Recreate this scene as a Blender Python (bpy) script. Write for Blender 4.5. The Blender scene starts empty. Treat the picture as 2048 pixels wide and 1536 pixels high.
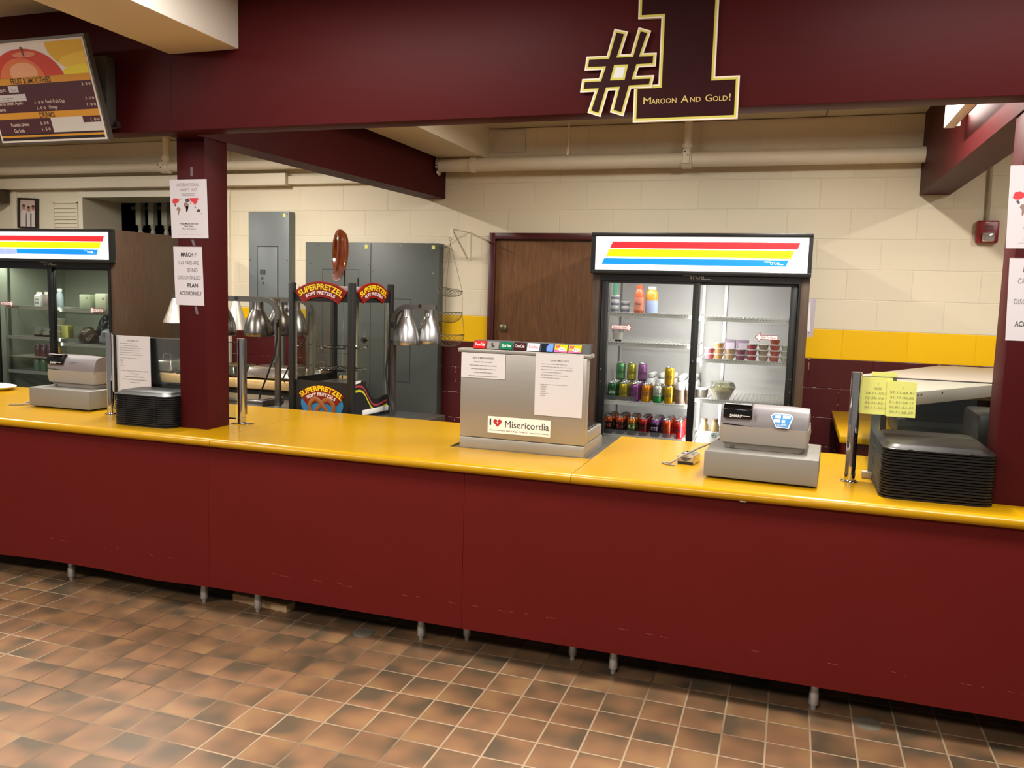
import bpy, bmesh, math, random
from mathutils import Matrix, Vector
random.seed(7)
S = bpy.context.scene
C = S.collection
PI = math.pi
# ---------------------------------------------------------------- camera, view, world
cd = bpy.data.cameras.new('camera'); cam = bpy.data.objects.new('camera', cd); C.objects.link(cam); S.camera = cam
_r = Vector((0.9473278, 0.31903411, 0.02805839)); _u = Vector((-0.06123192, 0.09443058, 0.99364658)); _f = Vector((-0.31435759, 0.94302709, -0.10899178))
cam.matrix_world = Matrix(((_r.x, _u.x, -_f.x, 1.11067), (_r.y, _u.y, -_f.y, -3.41712), (_r.z, _u.z, -_f.z, 1.63687), (0, 0, 0, 1)))
cd.sensor_fit = 'HORIZONTAL'; cd.sensor_width = 36; cd.lens = 1665 / 2048 * 36; cd.clip_start = 0.05
S.view_settings.view_transform = 'Standard'; S.view_settings.look = 'None'; S.view_settings.gamma = 1; S.view_settings.exposure = 0.0
W = bpy.data.worlds.new('World'); S.world = W; W.use_nodes = True
W.node_tree.nodes['Background'].inputs[0].default_value = (1.0, 0.95, 0.89, 1); W.node_tree.nodes['Background'].inputs[1].default_value = 0.23
S.cycles.max_bounces = 8; S.cycles.transparent_max_bounces = 16; S.cycles.sample_clamp_indirect = 6; S.cycles.caustics_reflective = False; S.cycles.caustics_refractive = False
try: S.cycles.use_denoising = True
except Exception: pass

# ---------------------------------------------------------------- helpers
def H(h):
    h = h.lstrip('#'); c = [int(h[i:i+2], 16)/255 for i in (0, 2, 4)]
    return tuple(x/12.92 if x <= .04045 else ((x+.055)/1.055)**2.4 for x in c) + (1,)
MC = {}
def mat(name, col='808080', rough=.5, metal=0, emit=0, spec=.5, noise=0, nscale=8, bump=0, coat=0, trans=0, stretch=None):
    if name in MC: return MC[name]
    m = bpy.data.materials.new(name); m.use_nodes = True; nt = m.node_tree; b = nt.nodes['Principled BSDF']
    c = H(col); b.inputs['Base Color'].default_value = c; b.inputs['Roughness'].default_value = rough; b.inputs['Metallic'].default_value = metal
    b.inputs['Specular IOR Level'].default_value = spec; b.inputs['Coat Weight'].default_value = coat
    b.inputs['Transmission Weight'].default_value = trans
    if emit: b.inputs['Emission Color'].default_value = c; b.inputs['Emission Strength'].default_value = emit
    if noise or bump:
        tc = nt.nodes.new('ShaderNodeTexCoord'); mp = nt.nodes.new('ShaderNodeMapping'); n = nt.nodes.new('ShaderNodeTexNoise')
        n.inputs['Scale'].default_value = nscale; n.inputs['Detail'].default_value = 5
        nt.links.new(tc.outputs['Object'], mp.inputs[0]); nt.links.new(mp.outputs[0], n.inputs['Vector'])
        if stretch: mp.inputs['Scale'].default_value = stretch
        if noise:
            mx = nt.nodes.new('ShaderNodeMix'); mx.data_type = 'RGBA'; k = 1 - noise
            mx.inputs[6].default_value = (c[0]*k, c[1]*k, c[2]*k, 1); k = 1 + noise
            mx.inputs[7].default_value = (min(1, c[0]*k), min(1, c[1]*k), min(1, c[2]*k), 1)
            nt.links.new(n.outputs['Fac'], mx.inputs[0]); nt.links.new(mx.outputs[2], b.inputs['Base Color'])
        if bump:
            bp = nt.nodes.new('ShaderNodeBump'); bp.inputs['Strength'].default_value = bump; bp.inputs['Distance'].default_value = .002
            nt.links.new(n.outputs['Fac'], bp.inputs['Height']); nt.links.new(bp.outputs[0], b.inputs['Normal'])
    MC[name] = m; return m
def glass(name, tint='f4f8f6', refl=1.0, haze=0.0, rough=0.02):
    if name in MC: return MC[name]
    m = bpy.data.materials.new(name); m.use_nodes = True; nt = m.node_tree; nt.nodes.clear()
    o = nt.nodes.new('ShaderNodeOutputMaterial'); t = nt.nodes.new('ShaderNodeBsdfTransparent'); g = nt.nodes.new('ShaderNodeBsdfGlossy'); mx = nt.nodes.new('ShaderNodeMixShader'); fr = nt.nodes.new('ShaderNodeFresnel')
    t.inputs[0].default_value = H(tint); g.inputs['Roughness'].default_value = rough; fr.inputs[0].default_value = 1.5
    mm = nt.nodes.new('ShaderNodeMath'); mm.operation = 'MULTIPLY'; mm.inputs[1].default_value = refl
    nt.links.new(fr.outputs[0], mm.inputs[0]); nt.links.new(mm.outputs[0], mx.inputs[0]); nt.links.new(t.outputs[0], mx.inputs[1]); nt.links.new(g.outputs[0], mx.inputs[2])
    last = mx
    if haze:
        d = nt.nodes.new('ShaderNodeBsdfDiffuse'); d.inputs[0].default_value = (.8, .8, .8, 1); m2 = nt.nodes.new('ShaderNodeMixShader'); m2.inputs[0].default_value = haze
        nt.links.new(mx.outputs[0], m2.inputs[1]); nt.links.new(d.outputs[0], m2.inputs[2]); last = m2
    nt.links.new(last.outputs[0], o.inputs[0]); MC[name] = m; return m

TXT = {}
def textmesh(s, bold=0.0, align='CENTER'):
    k = (s, bold, align)
    if k in TXT: return TXT[k]
    cu = bpy.data.curves.new('t', 'FONT'); cu.body = s; cu.size = 1; cu.align_x = align; cu.offset = bold; cu.resolution_u = 3
    ob = bpy.data.objects.new('t', cu); C.objects.link(ob)
    dg = bpy.context.evaluated_depsgraph_get(); me = ob.evaluated_get(dg).to_mesh()
    vs = [v.co.copy() for v in me.vertices]; fs = [tuple(p.vertices) for p in me.polygons]
    ob.evaluated_get(dg).to_mesh_clear(); bpy.data.objects.remove(ob); bpy.data.curves.remove(cu)
    TXT[k] = (vs, fs); return TXT[k]
class MB:
    def __init__(s, o=None, T=None):
        s.bm = bmesh.new(); s.mats = []; s.cur = 0
        s.T = Matrix.Identity(4)
        if o is not None: s.T = Matrix.Translation(-Vector(o.location if hasattr(o, 'location') else o))
        if T is not None: s.T = s.T @ T
    def m(s, mt):
        if mt not in s.mats: s.mats.append(mt)
        s.cur = s.mats.index(mt); return s
    def v(s, *c):
        c = c[0] if len(c) == 1 else c
        return s.bm.verts.new(s.T @ Vector(c))
    def f(s, vs):
        try: fc = s.bm.faces.new(vs); fc.material_index = s.cur; return fc
        except ValueError: return None
    def box(s, x0, x1, y0, y1, z0, z1, bev=0, seg=2):
        if x0 > x1: x0, x1 = x1, x0
        if y0 > y1: y0, y1 = y1, y0
        if z0 > z1: z0, z1 = z1, z0
        p = [s.v(x, y, z) for z in (z0, z1) for (x, y) in ((x0, y0), (x1, y0), (x1, y1), (x0, y1))]
        fs = [s.f([p[i] for i in q]) for q in ((3, 2, 1, 0), (4, 5, 6, 7), (0, 1, 5, 4), (1, 2, 6, 5), (2, 3, 7, 6), (3, 0, 4, 7))]
        if bev: s.bev(fs, bev, seg)
        return s
    def bev(s, fs, b, seg=2, filt=None):
        es = set()
        for fc in fs:
            if fc:
                for e in fc.edges:
                    if filt is None or filt(e): es.add(e)
        r = bmesh.ops.bevel(s.bm, geom=list(es), offset=b, segments=seg, profile=.5, affect='EDGES', clamp_overlap=True)
        for fc in r['faces']: fc.material_index = s.cur
    def poly(s, pts): s.f([s.v(*p) for p in pts]); return s
    def prism(s, pts, a0, a1, ax='y', bev=0):
        def co(p, a): return (p[0], a, p[1]) if ax == 'y' else ((a, p[0], p[1]) if ax == 'x' else (p[0], p[1], a))
        A = [s.v(*co(p, a0)) for p in pts]; B = [s.v(*co(p, a1)) for p in pts]; n = len(pts)
        fs = [s.f(A), s.f(B[::-1])] + [s.f([A[(i+1) % n], A[i], B[i], B[(i+1) % n]]) for i in range(n)]
        bmesh.ops.recalc_face_normals(s.bm, faces=[x for x in fs if x])
        if bev: s.bev(fs, bev, 2)
        return s
    def tube(s, pts, r, seg=8, closed=False):
        pts = [Vector(p) for p in pts]; n = len(pts); rings = []; up = None
        for i, p in enumerate(pts):
            a = pts[(i-1) % n] if (closed or i > 0) else p; b = pts[(i+1) % n] if (closed or i < n-1) else p
            t = (b-a).normalized() if (b-a).length > 1e-9 else Vector((0, 0, 1))
            if up is None: up = Vector((0, 0, 1)) if abs(t.z) < .9 else Vector((1, 0, 0))
            sd = t.cross(up)
            if sd.length < 1e-4: sd = t.cross(Vector((0, 1, 0)))
            sd.normalize(); up = sd.cross(t).normalized()
            rr = r[i] if isinstance(r, (list, tuple)) else r
            rings.append([s.v(p + sd*math.cos(2*PI*k/seg)*rr + up*math.sin(2*PI*k/seg)*rr) for k in range(seg)])
        m_ = n if closed else n-1
        for i in range(m_):
            A, B = rings[i], rings[(i+1) % n]
            for k in range(seg): s.f([A[k], A[(k+1) % seg], B[(k+1) % seg], B[k]])
        if not closed: s.f(rings[0][::-1]); s.f(rings[-1])
        return s
    def lathe(s, prof, c=(0, 0, 0), seg=20, mats=None, rx=1, ry=1):
        """prof [(r,z)]; mats: material per span"""
        rings = []
        for (r, z) in prof:
            if r < 1e-6: rings.append([s.v(c[0], c[1], c[2]+z)])
            else: rings.append([s.v(c[0]+rx*r*math.cos(2*PI*k/seg), c[1]+ry*r*math.sin(2*PI*k/seg), c[2]+z) for k in range(seg)])
        for i in range(len(prof)-1):
            if mats and mats[i]: s.m(mats[i])
            A, B = rings[i], rings[i+1]
            for k in range(seg):
                k2 = (k+1) % seg
                if len(A) == 1 and len(B) == 1: continue
                if len(A) == 1: s.f([A[0], B[k2], B[k]])
                elif len(B) == 1: s.f([A[k], A[k2], B[0]])
                else: s.f([A[k], A[k2], B[k2], B[k]])
        return s
    def cyl(s, c, r, z0, z1, seg=16): return s.lathe([(0, z0), (r, z0), (r, z1), (0, z1)], (c[0], c[1], 0), seg)
    def disc(s, o, ux, uy, r, seg=20):
        o, ux, uy = Vector(o), Vector(ux), Vector(uy)
        s.f([s.v(o + ux*r*math.cos(2*PI*k/seg) + uy*r*math.sin(2*PI*k/seg)) for k in range(seg)]); return s
    def text(s, t, o, size, ux=(1, 0, 0), uy=(0, 0, 1), bold=0.0, align='CENTER', fit=None, warp=None, sx=1.0):
        """write text t with baseline at o"""
        vs, fs = textmesh(t, bold, align); o, ux, uy = Vector(o), Vector(ux), Vector(uy)
        k = size
        if fit:
            w = max(v.x for v in vs)-min(v.x for v in vs); sx = fit/(w*k)
        nv = []
        for v in vs:
            a, b = v.x*k*sx, v.y*k
            if warp: nv.append(s.v(*warp(a, b)))
            else: nv.append(s.v(o+ux*a+uy*b))
        for q in fs: s.f([nv[i] for i in q])
        return s
    def build(s, name, parent=None, smooth=35, label=None, cat=None, group=None, kind=None):
        me = bpy.data.meshes.new(name)
        if parent is None and kind is None and len(s.bm.verts):
            xs = [v.co.x for v in s.bm.verts]; ys = [v.co.y for v in s.bm.verts]; z0 = min(v.co.z for v in s.bm.verts)
            org = Vector(((min(xs)+max(xs))/2, (min(ys)+max(ys))/2, z0)); bmesh.ops.translate(s.bm, verts=s.bm.verts, vec=-org)
        else: org = Vector((0, 0, 0))
        s.bm.to_mesh(me); s.bm.free()
        for x in s.mats: me.materials.append(x)
        if smooth:
            me.polygons.foreach_set('use_smooth', [True]*len(me.polygons)); me.set_sharp_from_angle(angle=math.radians(smooth))
        o = bpy.data.objects.new(name, me); C.objects.link(o); o.location = org
        if parent is not None: o.parent = parent
        if label: o['label'] = label
        if cat: o['category'] = cat
        if group: o['group'] = group
        if kind: o['kind'] = kind
        return o
def thing(name, label, cat, loc=(0, 0, 0), rz=0, group=None, kind=None):
    o = bpy.data.objects.new(name, None); C.objects.link(o); o.empty_display_size = .05
    o.location = loc; o.rotation_euler = (0, 0, rz); o['label'] = label; o['category'] = cat
    if group: o['group'] = group
    if kind: o['kind'] = kind
    return o
def kids(o): return [c for c in o.children]
def dup(root, loc, rz=None, label=None, group=None, scale=None):
    def cp(o, par):
        c = o.copy(); C.objects.link(c)
        if par is not None: c.parent = par
        for ch in kids(o): cp(ch, c)
        return c
    r = cp(root, None); r.location = loc
    if rz is not None: r.rotation_euler = (0, 0, rz)
    if label: r['label'] = label
    if group: r['group'] = group
    return r
def lines(b, o, ux, uy, w, n, lh, th, seed=0, center=False, full=.9):
    """rows of small unreadable print"""
    rnd = random.Random(seed); o, ux, uy = Vector(o), Vector(ux), Vector(uy)
    for i in range(n):
        L = w*rnd.uniform(.45, full); x = (w-L)/2 if center else 0; e = x+L
        while x < e:
            d = min(rnd.uniform(.05, .13)*w, e-x); p = o+ux*x-uy*(i*lh)
            b.poly([p, p+ux*d, p+ux*d+uy*th, p+uy*th]); x += d+.014*w
def arrow_pts(w, h): return None

# ---------------------------------------------------------------- materials
def wood(name, c1, c2, scale=3.0, axis='z', rough=.45, dist=3.0):
    m = mat(name, c1, rough); nt = m.node_tree; b = nt.nodes['Principled BSDF']
    tc = nt.nodes.new('ShaderNodeTexCoord'); mp = nt.nodes.new('ShaderNodeMapping'); n = nt.nodes.new('ShaderNodeTexNoise'); n2 = nt.nodes.new('ShaderNodeTexNoise')
    mp.inputs['Scale'].default_value = (14, 14, .9) if axis == 'z' else (.9, 14, 14)
    n.inputs['Scale'].default_value = scale; n.inputs['Detail'].default_value = 6; n.inputs['Distortion'].default_value = dist; n2.inputs['Scale'].default_value = scale*5; n2.inputs['Detail'].default_value = 3
    nt.links.new(tc.outputs['Object'], mp.inputs[0]); nt.links.new(mp.outputs[0], n.inputs['Vector']); nt.links.new(mp.outputs[0], n2.inputs['Vector'])
    ad = nt.nodes.new('ShaderNodeMath'); ad.operation = 'ADD'; nt.links.new(n.outputs['Fac'], ad.inputs[0]); nt.links.new(n2.outputs['Fac'], ad.inputs[1])
    cr = nt.nodes.new('ShaderNodeValToRGB'); cr.color_ramp.elements[0].position = .35; cr.color_ramp.elements[1].position = .62
    ml = nt.nodes.new('ShaderNodeMath'); ml.operation = 'MULTIPLY'; ml.inputs[1].default_value = .5; nt.links.new(ad.outputs[0], ml.inputs[0])
    cr.color_ramp.elements[0].color = H(c2); cr.color_ramp.elements[1].color = H(c1)
    nt.links.new(ml.outputs[0], cr.inputs[0]); nt.links.new(cr.outputs[0], b.inputs['Base Color'])
    return m
def block_wall():
    m = bpy.data.materials.new('painted_block'); m.use_nodes = True; nt = m.node_tree; b = nt.nodes['Principled BSDF']; L = nt.links.new; N = nt.nodes.new
    ge = N('ShaderNodeNewGeometry'); sp = N('ShaderNodeSeparateXYZ'); L(ge.outputs['Position'], sp.inputs[0]); cb = N('ShaderNodeCombineXYZ')
    ax = N('ShaderNodeMath'); ax.operation = 'ADD'; ax.inputs[1].default_value = .387+40*.4064; az = N('ShaderNodeMath'); az.operation = 'ADD'; az.inputs[1].default_value = -1.245+20*.2032
    L(sp.outputs['X'], ax.inputs[0]); L(sp.outputs['Z'], az.inputs[0]); L(ax.outputs[0], cb.inputs[0]); L(az.outputs[0], cb.inputs[1])
    br = N('ShaderNodeTexBrick'); br.offset = .5; br.offset_frequency = 2; br.squash = 1
    for k, v in (('Scale', 1), ('Mortar Size', .0045), ('Mortar Smooth', .9), ('Bias', 0), ('Brick Width', .4064), ('Row Height', .2032)): br.inputs[k].default_value = v
    br.inputs['Color1'].default_value = (1, 1, 1, 1); br.inputs['Color2'].default_value = (.96, .96, .96, 1); br.inputs['Mortar'].default_value = (1, 1, 1, 1)
    L(cb.outputs[0], br.inputs['Vector'])
    def gt(v):
        g = N('ShaderNodeMath'); g.operation = 'GREATER_THAN'; g.inputs[1].default_value = v; L(sp.outputs['Z'], g.inputs[0]); return g
    m1 = N('ShaderNodeMix'); m1.data_type = 'RGBA'; m1.inputs[6].default_value = H('4c1415'); m1.inputs[7].default_value = H('f6c100'); L(gt(1.245).outputs[0], m1.inputs[0])
    m2 = N('ShaderNodeMix'); m2.data_type = 'RGBA'; m2.inputs[7].default_value = H('e6dac0'); L(m1.outputs[2], m2.inputs[6]); L(gt(1.448).outputs[0], m2.inputs[0])
    # bare white specks in the maroon joints
    no = N('ShaderNodeTexNoise'); no.inputs['Scale'].default_value = 22; no.inputs['Detail'].default_value = 4; L(ge.outputs['Position'], no.inputs['Vector'])
    g1 = N('ShaderNodeMath'); g1.operation = 'GREATER_THAN'; g1.inputs[1].default_value = .55; L(no.outputs['Fac'], g1.inputs[0])
    g2 = N('ShaderNodeMath'); g2.operation = 'GREATER_THAN'; g2.inputs[1].default_value = .72; L(br.outputs['Fac'], g2.inputs[0])
    mu = N('ShaderNodeMath'); mu.operation = 'MULTIPLY'; L(g1.outputs[0], mu.inputs[0]); L(g2.outputs[0], mu.inputs[1])
    lt = N('ShaderNodeMath'); lt.operation = 'LESS_THAN'; lt.inputs[1].default_value = 1.25; L(sp.outputs['Z'], lt.inputs[0])
    mu2 = N('ShaderNodeMath'); mu2.operation = 'MULTIPLY'; L(mu.outputs[0], mu2.inputs[0]); L(lt.outputs[0], mu2.inputs[1])
    m3 = N('ShaderNodeMix'); m3.data_type = 'RGBA'; m3.inputs[7].default_value = H('b09a8a'); L(m2.outputs[2], m3.inputs[6]); L(mu2.outputs[0], m3.inputs[0])
    mv = N('ShaderNodeMix'); mv.data_type = 'RGBA'; mv.blend_type = 'MULTIPLY'; mv.inputs[0].default_value = 1; L(m3.outputs[2], mv.inputs[6]); L(br.outputs['Color'], mv.inputs[7])
    L(mv.outputs[2], b.inputs['Base Color']); b.inputs['Roughness'].default_value = .5; b.inputs['Specular IOR Level'].default_value = .3
    n3 = N('ShaderNodeTexNoise'); n3.inputs['Scale'].default_value = 60; n3.inputs['Detail'].default_value = 4; L(ge.outputs['Position'], n3.inputs['Vector'])
    sb = N('ShaderNodeMath'); sb.operation = 'MULTIPLY_ADD'; sb.inputs[1].default_value = -1; L(br.outputs['Fac'], sb.inputs[0])
    s3 = N('ShaderNodeMath'); s3.operation = 'MULTIPLY'; s3.inputs[1].default_value = .16; L(n3.outputs['Fac'], s3.inputs[0]); L(s3.outputs[0], sb.inputs[2])
    bp = N('ShaderNodeBump'); bp.inputs['Strength'].default_value = .55; bp.inputs['Distance'].default_value = .004; L(sb.outputs[0], bp.inputs['Height']); L(bp.outputs[0], b.inputs['Normal'])
    return m
def tile_floor():
    m = bpy.data.materials.new('quarry_tile'); m.use_nodes = True; nt = m.node_tree; b = nt.nodes['Principled BSDF']; L = nt.links.new; N = nt.nodes.new
    ge = N('ShaderNodeNewGeometry'); mp = N('ShaderNodeMapping'); mp.inputs['Location'].default_value = (200, 200, 0); mp.inputs['Scale'].default_value = (1/.1588, 1/.1588, 1); L(ge.outputs['Position'], mp.inputs[0])
    br = N('ShaderNodeTexBrick'); br.offset = 0; br.squash = 1
    for k, v in (('Scale', 1), ('Mortar Size', .028), ('Mortar Smooth', .3), ('Bias', 0), ('Brick Width', 1), ('Row Height', 1)): br.inputs[k].default_value = v
    br.inputs['Color1'].default_value = (0, 0, 0, 1); br.inputs['Color2'].default_value = (1, 1, 1, 1); L(mp.outputs[0], br.inputs['Vector'])
    # cell id -> white noise
    sp = N('ShaderNodeVectorMath'); sp.operation = 'FLOOR'; L(mp.outputs[0], sp.inputs[0]); wn = N('ShaderNodeTexWhiteNoise'); L(sp.outputs[0], wn.inputs['Vector'])
    fr = N('ShaderNodeVectorMath'); fr.operation = 'FRACTION'; L(mp.outputs[0], fr.inputs[0])
    sc = N('ShaderNodeVectorMath'); sc.operation = 'SCALE'; sc.inputs['Scale'].default_value = 17; L(wn.outputs['Color'], sc.inputs[0])
    ad = N('ShaderNodeVectorMath'); ad.operation = 'ADD'; L(fr.outputs[0], ad.inputs[0]); L(sc.outputs[0], ad.inputs[1])
    n = N('ShaderNodeTexNoise'); n.inputs['Scale'].default_value = .9; n.inputs['Detail'].default_value = 1; L(ad.outputs[0], n.inputs['Vector'])
    cr = N('ShaderNodeValToRGB'); e = cr.color_ramp.elements; e[0].position = .30; e[0].color = H('5f503e'); e[1].position = .58; e[1].color = H('8c674a')
    x = cr.color_ramp.elements.new(.43); x.color = H('775c43'); x = cr.color_ramp.elements.new(.75); x.color = H('9a7650'); dr_ = N('ShaderNodeVectorMath'); dr_.operation = 'SUBTRACT'; dr_.inputs[1].default_value = (.5, .75, 0); L(wn.outputs['Color'], dr_.inputs[0])
    fc = N('ShaderNodeVectorMath'); fc.operation = 'SUBTRACT'; fc.inputs[1].default_value = (.5, .5, 0); L(fr.outputs[0], fc.inputs[0])
    dt = N('ShaderNodeVectorMath'); dt.operation = 'DOT_PRODUCT'; L(dr_.outputs[0], dt.inputs[0]); L(fc.outputs[0], dt.inputs[1])
    sm_ = N('ShaderNodeMath'); sm_.operation = 'MULTIPLY_ADD'; sm_.inputs[1].default_value = .48; L(dt.outputs['Value'], sm_.inputs[0]); L(n.outputs['Fac'], sm_.inputs[2]); L(sm_.outputs[0], cr.inputs[0])
    mv = N('ShaderNodeMix'); mv.data_type = 'RGBA'; mv.blend_type = 'MULTIPLY'; mv.inputs[0].default_value = 1; L(cr.outputs[0], mv.inputs[6])
    c2 = N('ShaderNodeValToRGB'); c2.color_ramp.elements[0].color = (.80, .80, .80, 1); c2.color_ramp.elements[1].color = (1.0, 1.0, 1.0, 1); L(wn.outputs['Value'], c2.inputs[0]); L(c2.outputs[0], mv.inputs[7])
    # grout: pale, with dirty dark stretches
    n2 = N('ShaderNodeTexNoise'); n2.inputs['Scale'].default_value = .9; n2.inputs['Detail'].default_value = 3; L(ge.outputs['Position'], n2.inputs['Vector'])
    c3 = N('ShaderNodeValToRGB'); c3.color_ramp.elements[0].position = .42; c3.color_ramp.elements[0].color = H('5e4630'); c3.color_ramp.elements[1].position = .56; c3.color_ramp.elements[1].color = H('a38c70'); L(n2.outputs['Fac'], c3.inputs[0])
    mg = N('ShaderNodeMix'); mg.data_type = 'RGBA'; L(mv.outputs[2], mg.inputs[6]); L(c3.outputs[0], mg.inputs[7]); L(br.outputs['Fac'], mg.inputs[0])
    L(mg.outputs[2], b.inputs['Base Color'])
    rr = N('ShaderNodeMath'); rr.operation = 'MULTIPLY_ADD'; rr.inputs[1].default_value = .35; rr.inputs[2].default_value = .42; L(br.outputs['Fac'], rr.inputs[0]); L(rr.outputs[0], b.inputs['Roughness'])
    bp = N('ShaderNodeBump'); bp.inputs['Strength'].default_value = .5; bp.inputs['Distance'].default_value = .003; bp.invert = True; L(br.outputs['Fac'], bp.inputs['Height']); L(bp.outputs[0], b.inputs['Normal'])
    return m
M_maroon = mat('maroon_laminate', '5e1815', .5, noise=.08, nscale=2.5, spec=.12)
M_fascia = mat('maroon_paint', '431113', .5, noise=.05, nscale=3, spec=.10)
M_yel = mat('yellow_laminate', 'b68806', .24, noise=.04, nscale=3, spec=.4)
M_black = mat('black_plastic', '121212', .35); M_blackm = mat('matt_black', '151414', .6)
M_steel = mat('brushed_steel', 'aaa59c', .42, metal=.7, noise=.05, nscale=3, stretch=(1, 1, 30))
M_steel2 = mat('satin_steel', 'a8a6a2', .28, metal=1)
M_chrome = mat('chrome', 'd8d8d8', .06, metal=1)
M_alu = mat('spun_aluminium', 'b4b4b4', .3, metal=.95, noise=.05, nscale=4, stretch=(1, 1, 20))
M_white = mat('white_plastic', 'e8e6e2', .4); M_paper = mat('paper', 'cdc9c9', .8); M_ink = mat('ink_black', '2a282a', .8); M_grey = mat('ink_grey', '8d888a', .8); M_lgrey = mat('ink_light', 'b6aeb0', .8)
M_cream = mat('cream_paint', 'e4dac4', .5, noise=.03, nscale=5); M_ceil = mat('ceiling_paint', 'cfc6b0', .7)
M_cabgrey = mat('grey_panel', '707678', .4, noise=.03, nscale=4); M_cabdark = mat('dark_grey_panel', '505450', .45, noise=.05, nscale=4)
M_regbase = mat('register_beige', '7c7972', .5, bump=.15, nscale=300); M_regtop = mat('register_grey', '7b7678', .42); M_regmid = mat('register_light', '968d82', .48)
M_glass = glass('clear_glass'); M_fglass = glass('cooler_glass', 'f2f6f4', .9)
M_red = mat('red_print', 'd21f26', .5); M_yelp = mat('yellow_print', 'f6d21a', .5); M_blue = mat('blue_print', '0a78d6', .5)
M_brownwood = wood('brown_woodgrain', '4a3524', '38271a', 2.2); M_butcher = wood('butcher_block', 'd9b47a', 'c29a60', 2, 'x')
M_door = wood('oak_door', '7b5230', '5f3c20', 1.6, dist=5)
M_dark = mat('dark_void', '0b0a09', .9)  # near-black: the darkness beyond the opening is put into the colour

# ---------------------------------------------------------------- lights of the place, plus added fill strips
def tube_light(x, y0, y1, z, power, label, w=.10, along='y', col=(1, .96, .88), grp='kitchen strip lights'):
    t = thing('strip_light', label, 'light fixture', (x, (y0+y1)/2, z), group=grp)
    L = (y1-y0)/2
    b = MB().m(M_white); b.box(-.055, .055, -L, L, .03, .115, .005); b.box(-.055, .055, -L, -L+.012, -.005, .03); b.box(-.055, .055, L-.012, L, -.005, .03); b.build('housing', t)
    b = MB().m(mat('tube_glow', 'fff4e0', .4, emit=6)); b.box(-.045, .045, -L+.013, L-.013, -.002, .029, .008); b.build('diffuser', t)
    ld = bpy.data.lights.new('strip', 'AREA'); ld.shape = 'RECTANGLE'; ld.size = .08; ld.size_y = 2*L*.95; ld.energy = power; ld.color = col
    lo = bpy.data.objects.new('strip_lamp', ld); C.objects.link(lo); lo.parent = t; lo.location = (0, 0, -.006)
    return t
tube_light(-2.9, .3, 1.7, 2.752, 75, 'white strip light above the hot food tables on the left')
tube_light(-.2, .5, 1.7, 2.752, 24, 'white strip light above the middle of the serving area')
tube_light(-5.2, .3, 1.6, 2.752, 40, 'white strip light above the left drinks cooler')
tube_light(1.35, .2, 1.2, 2.752, 66, 'unseen strip light added to brighten the right end of the serving area')  # added out of view to brighten the right wall and counter
tube_light(2.95, .3, 1.3, 2.752, 34, 'unseen strip light added to brighten the wall beyond the right maroon beam')  # added out of view so the wall past the beam isn't shadowed
t = thing('strip_light', 'cream strip light fixed beside the right maroon beam', 'light fixture', (1.78, .75, 2.49), group='kitchen strip lights')
b = MB(t).m(mat('fixture_cream', 'efe6cf', .4)); b.box(1.752, 1.80, .3, 1.2, 2.492, 2.612, .003); b.box(1.80, 1.845, .3, .312, 2.52, 2.60); b.box(1.80, 1.822, 1.188, 1.2, 2.50, 2.60); b.build('housing', t)
b = MB(t).m(mat('tube_glow_soft', 'fff4e0', .4, emit=1.2)); b.tube([(1.815, .32, 2.55), (1.815, 1.18, 2.55)], .012, 10); b.build('tube', t)
ld = bpy.data.lights.new('strip', 'AREA'); ld.shape = 'RECTANGLE'; ld.size = .10; ld.size_y = .85; ld.energy = 3.2; ld.color = (1, .96, .88)
lo = bpy.data.objects.new('strip_lamp', ld); C.objects.link(lo); lo.parent = t; lo.location = (.0495, 0, .045); lo.rotation_euler = (0, -math.radians(38), 0)
def panel_light(x, y, power, label, sx=1.2, sy=.6):
    t = thing('ceiling_panel_light', label, 'light fixture', (x, y, 2.915), group='dining room panel lights')
    b = MB().m(M_white); b.box(-sx/2-.02, sx/2+.02, -sy/2-.02, sy/2+.02, .012, .03); b.build('frame', t)
    b = MB().m(mat('panel_glow', 'fff6ea', .4, emit=2.5)); b.box(-sx/2, sx/2, -sy/2, sy/2, 0, .012); b.build('diffuser', t)
    ld = bpy.data.lights.new('panel', 'AREA'); ld.shape = 'RECTANGLE'; ld.size = sx; ld.size_y = sy; ld.energy = power; ld.color = (1, .965, .91)
    lo = bpy.data.objects.new('panel_lamp', ld); C.objects.link(lo); lo.parent = t; lo.location = (0, 0, -.006)
panel_light(-.6, -1.15, 53, 'panel light in the dining room ceiling nearest the sign')
panel_light(2.0, -1.15, 55, 'panel light in the dining room ceiling to the right')
panel_light(-3.5, -1.9, 52, 'panel light in the dining room ceiling at the left beyond the cream beam')
panel_light(-3.6, -4.2, 115, 'panel light in the dining room ceiling at the far left')
panel_light(.6, -4.0, 115, 'panel light in the dining room ceiling behind the viewer')

# ---------------------------------------------------------------- room shell
WY = 2.69
b = MB().m(tile_floor()); b.box(-9, 5.5, -7, 4.2, -.05, 0); b.build('floor', kind='structure', smooth=0)
b = MB().m(block_wall()); b.box(-3.51, 5.5, WY, WY+.2, 0, 3.0); b.build('wall_back', kind='structure', smooth=0)
b = MB().m(mat('painted_board', 'e0d7bf', .5, noise=.02, nscale=4)); OX0, OX1, OZ0, OZ1 = -5.111, -3.72, 1.0, 2.392
b.box(-9, OX0, WY-.01, WY+.45, 0, 3); b.box(OX1, -3.51, WY-.01, WY+.45, 0, 3); b.box(OX0, OX1, WY-.01, WY+.45, OZ1, 3); b.box(OX0, OX1, WY-.01, WY+.45, 0, OZ0)
b.build('wall_alcove', kind='structure', smooth=0)
b = MB().m(M_dark); b.box(-6.5, -2.6, 3.9, 4.0, 0, 3); b.build('wall_far', kind='structure', smooth=0)
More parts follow.
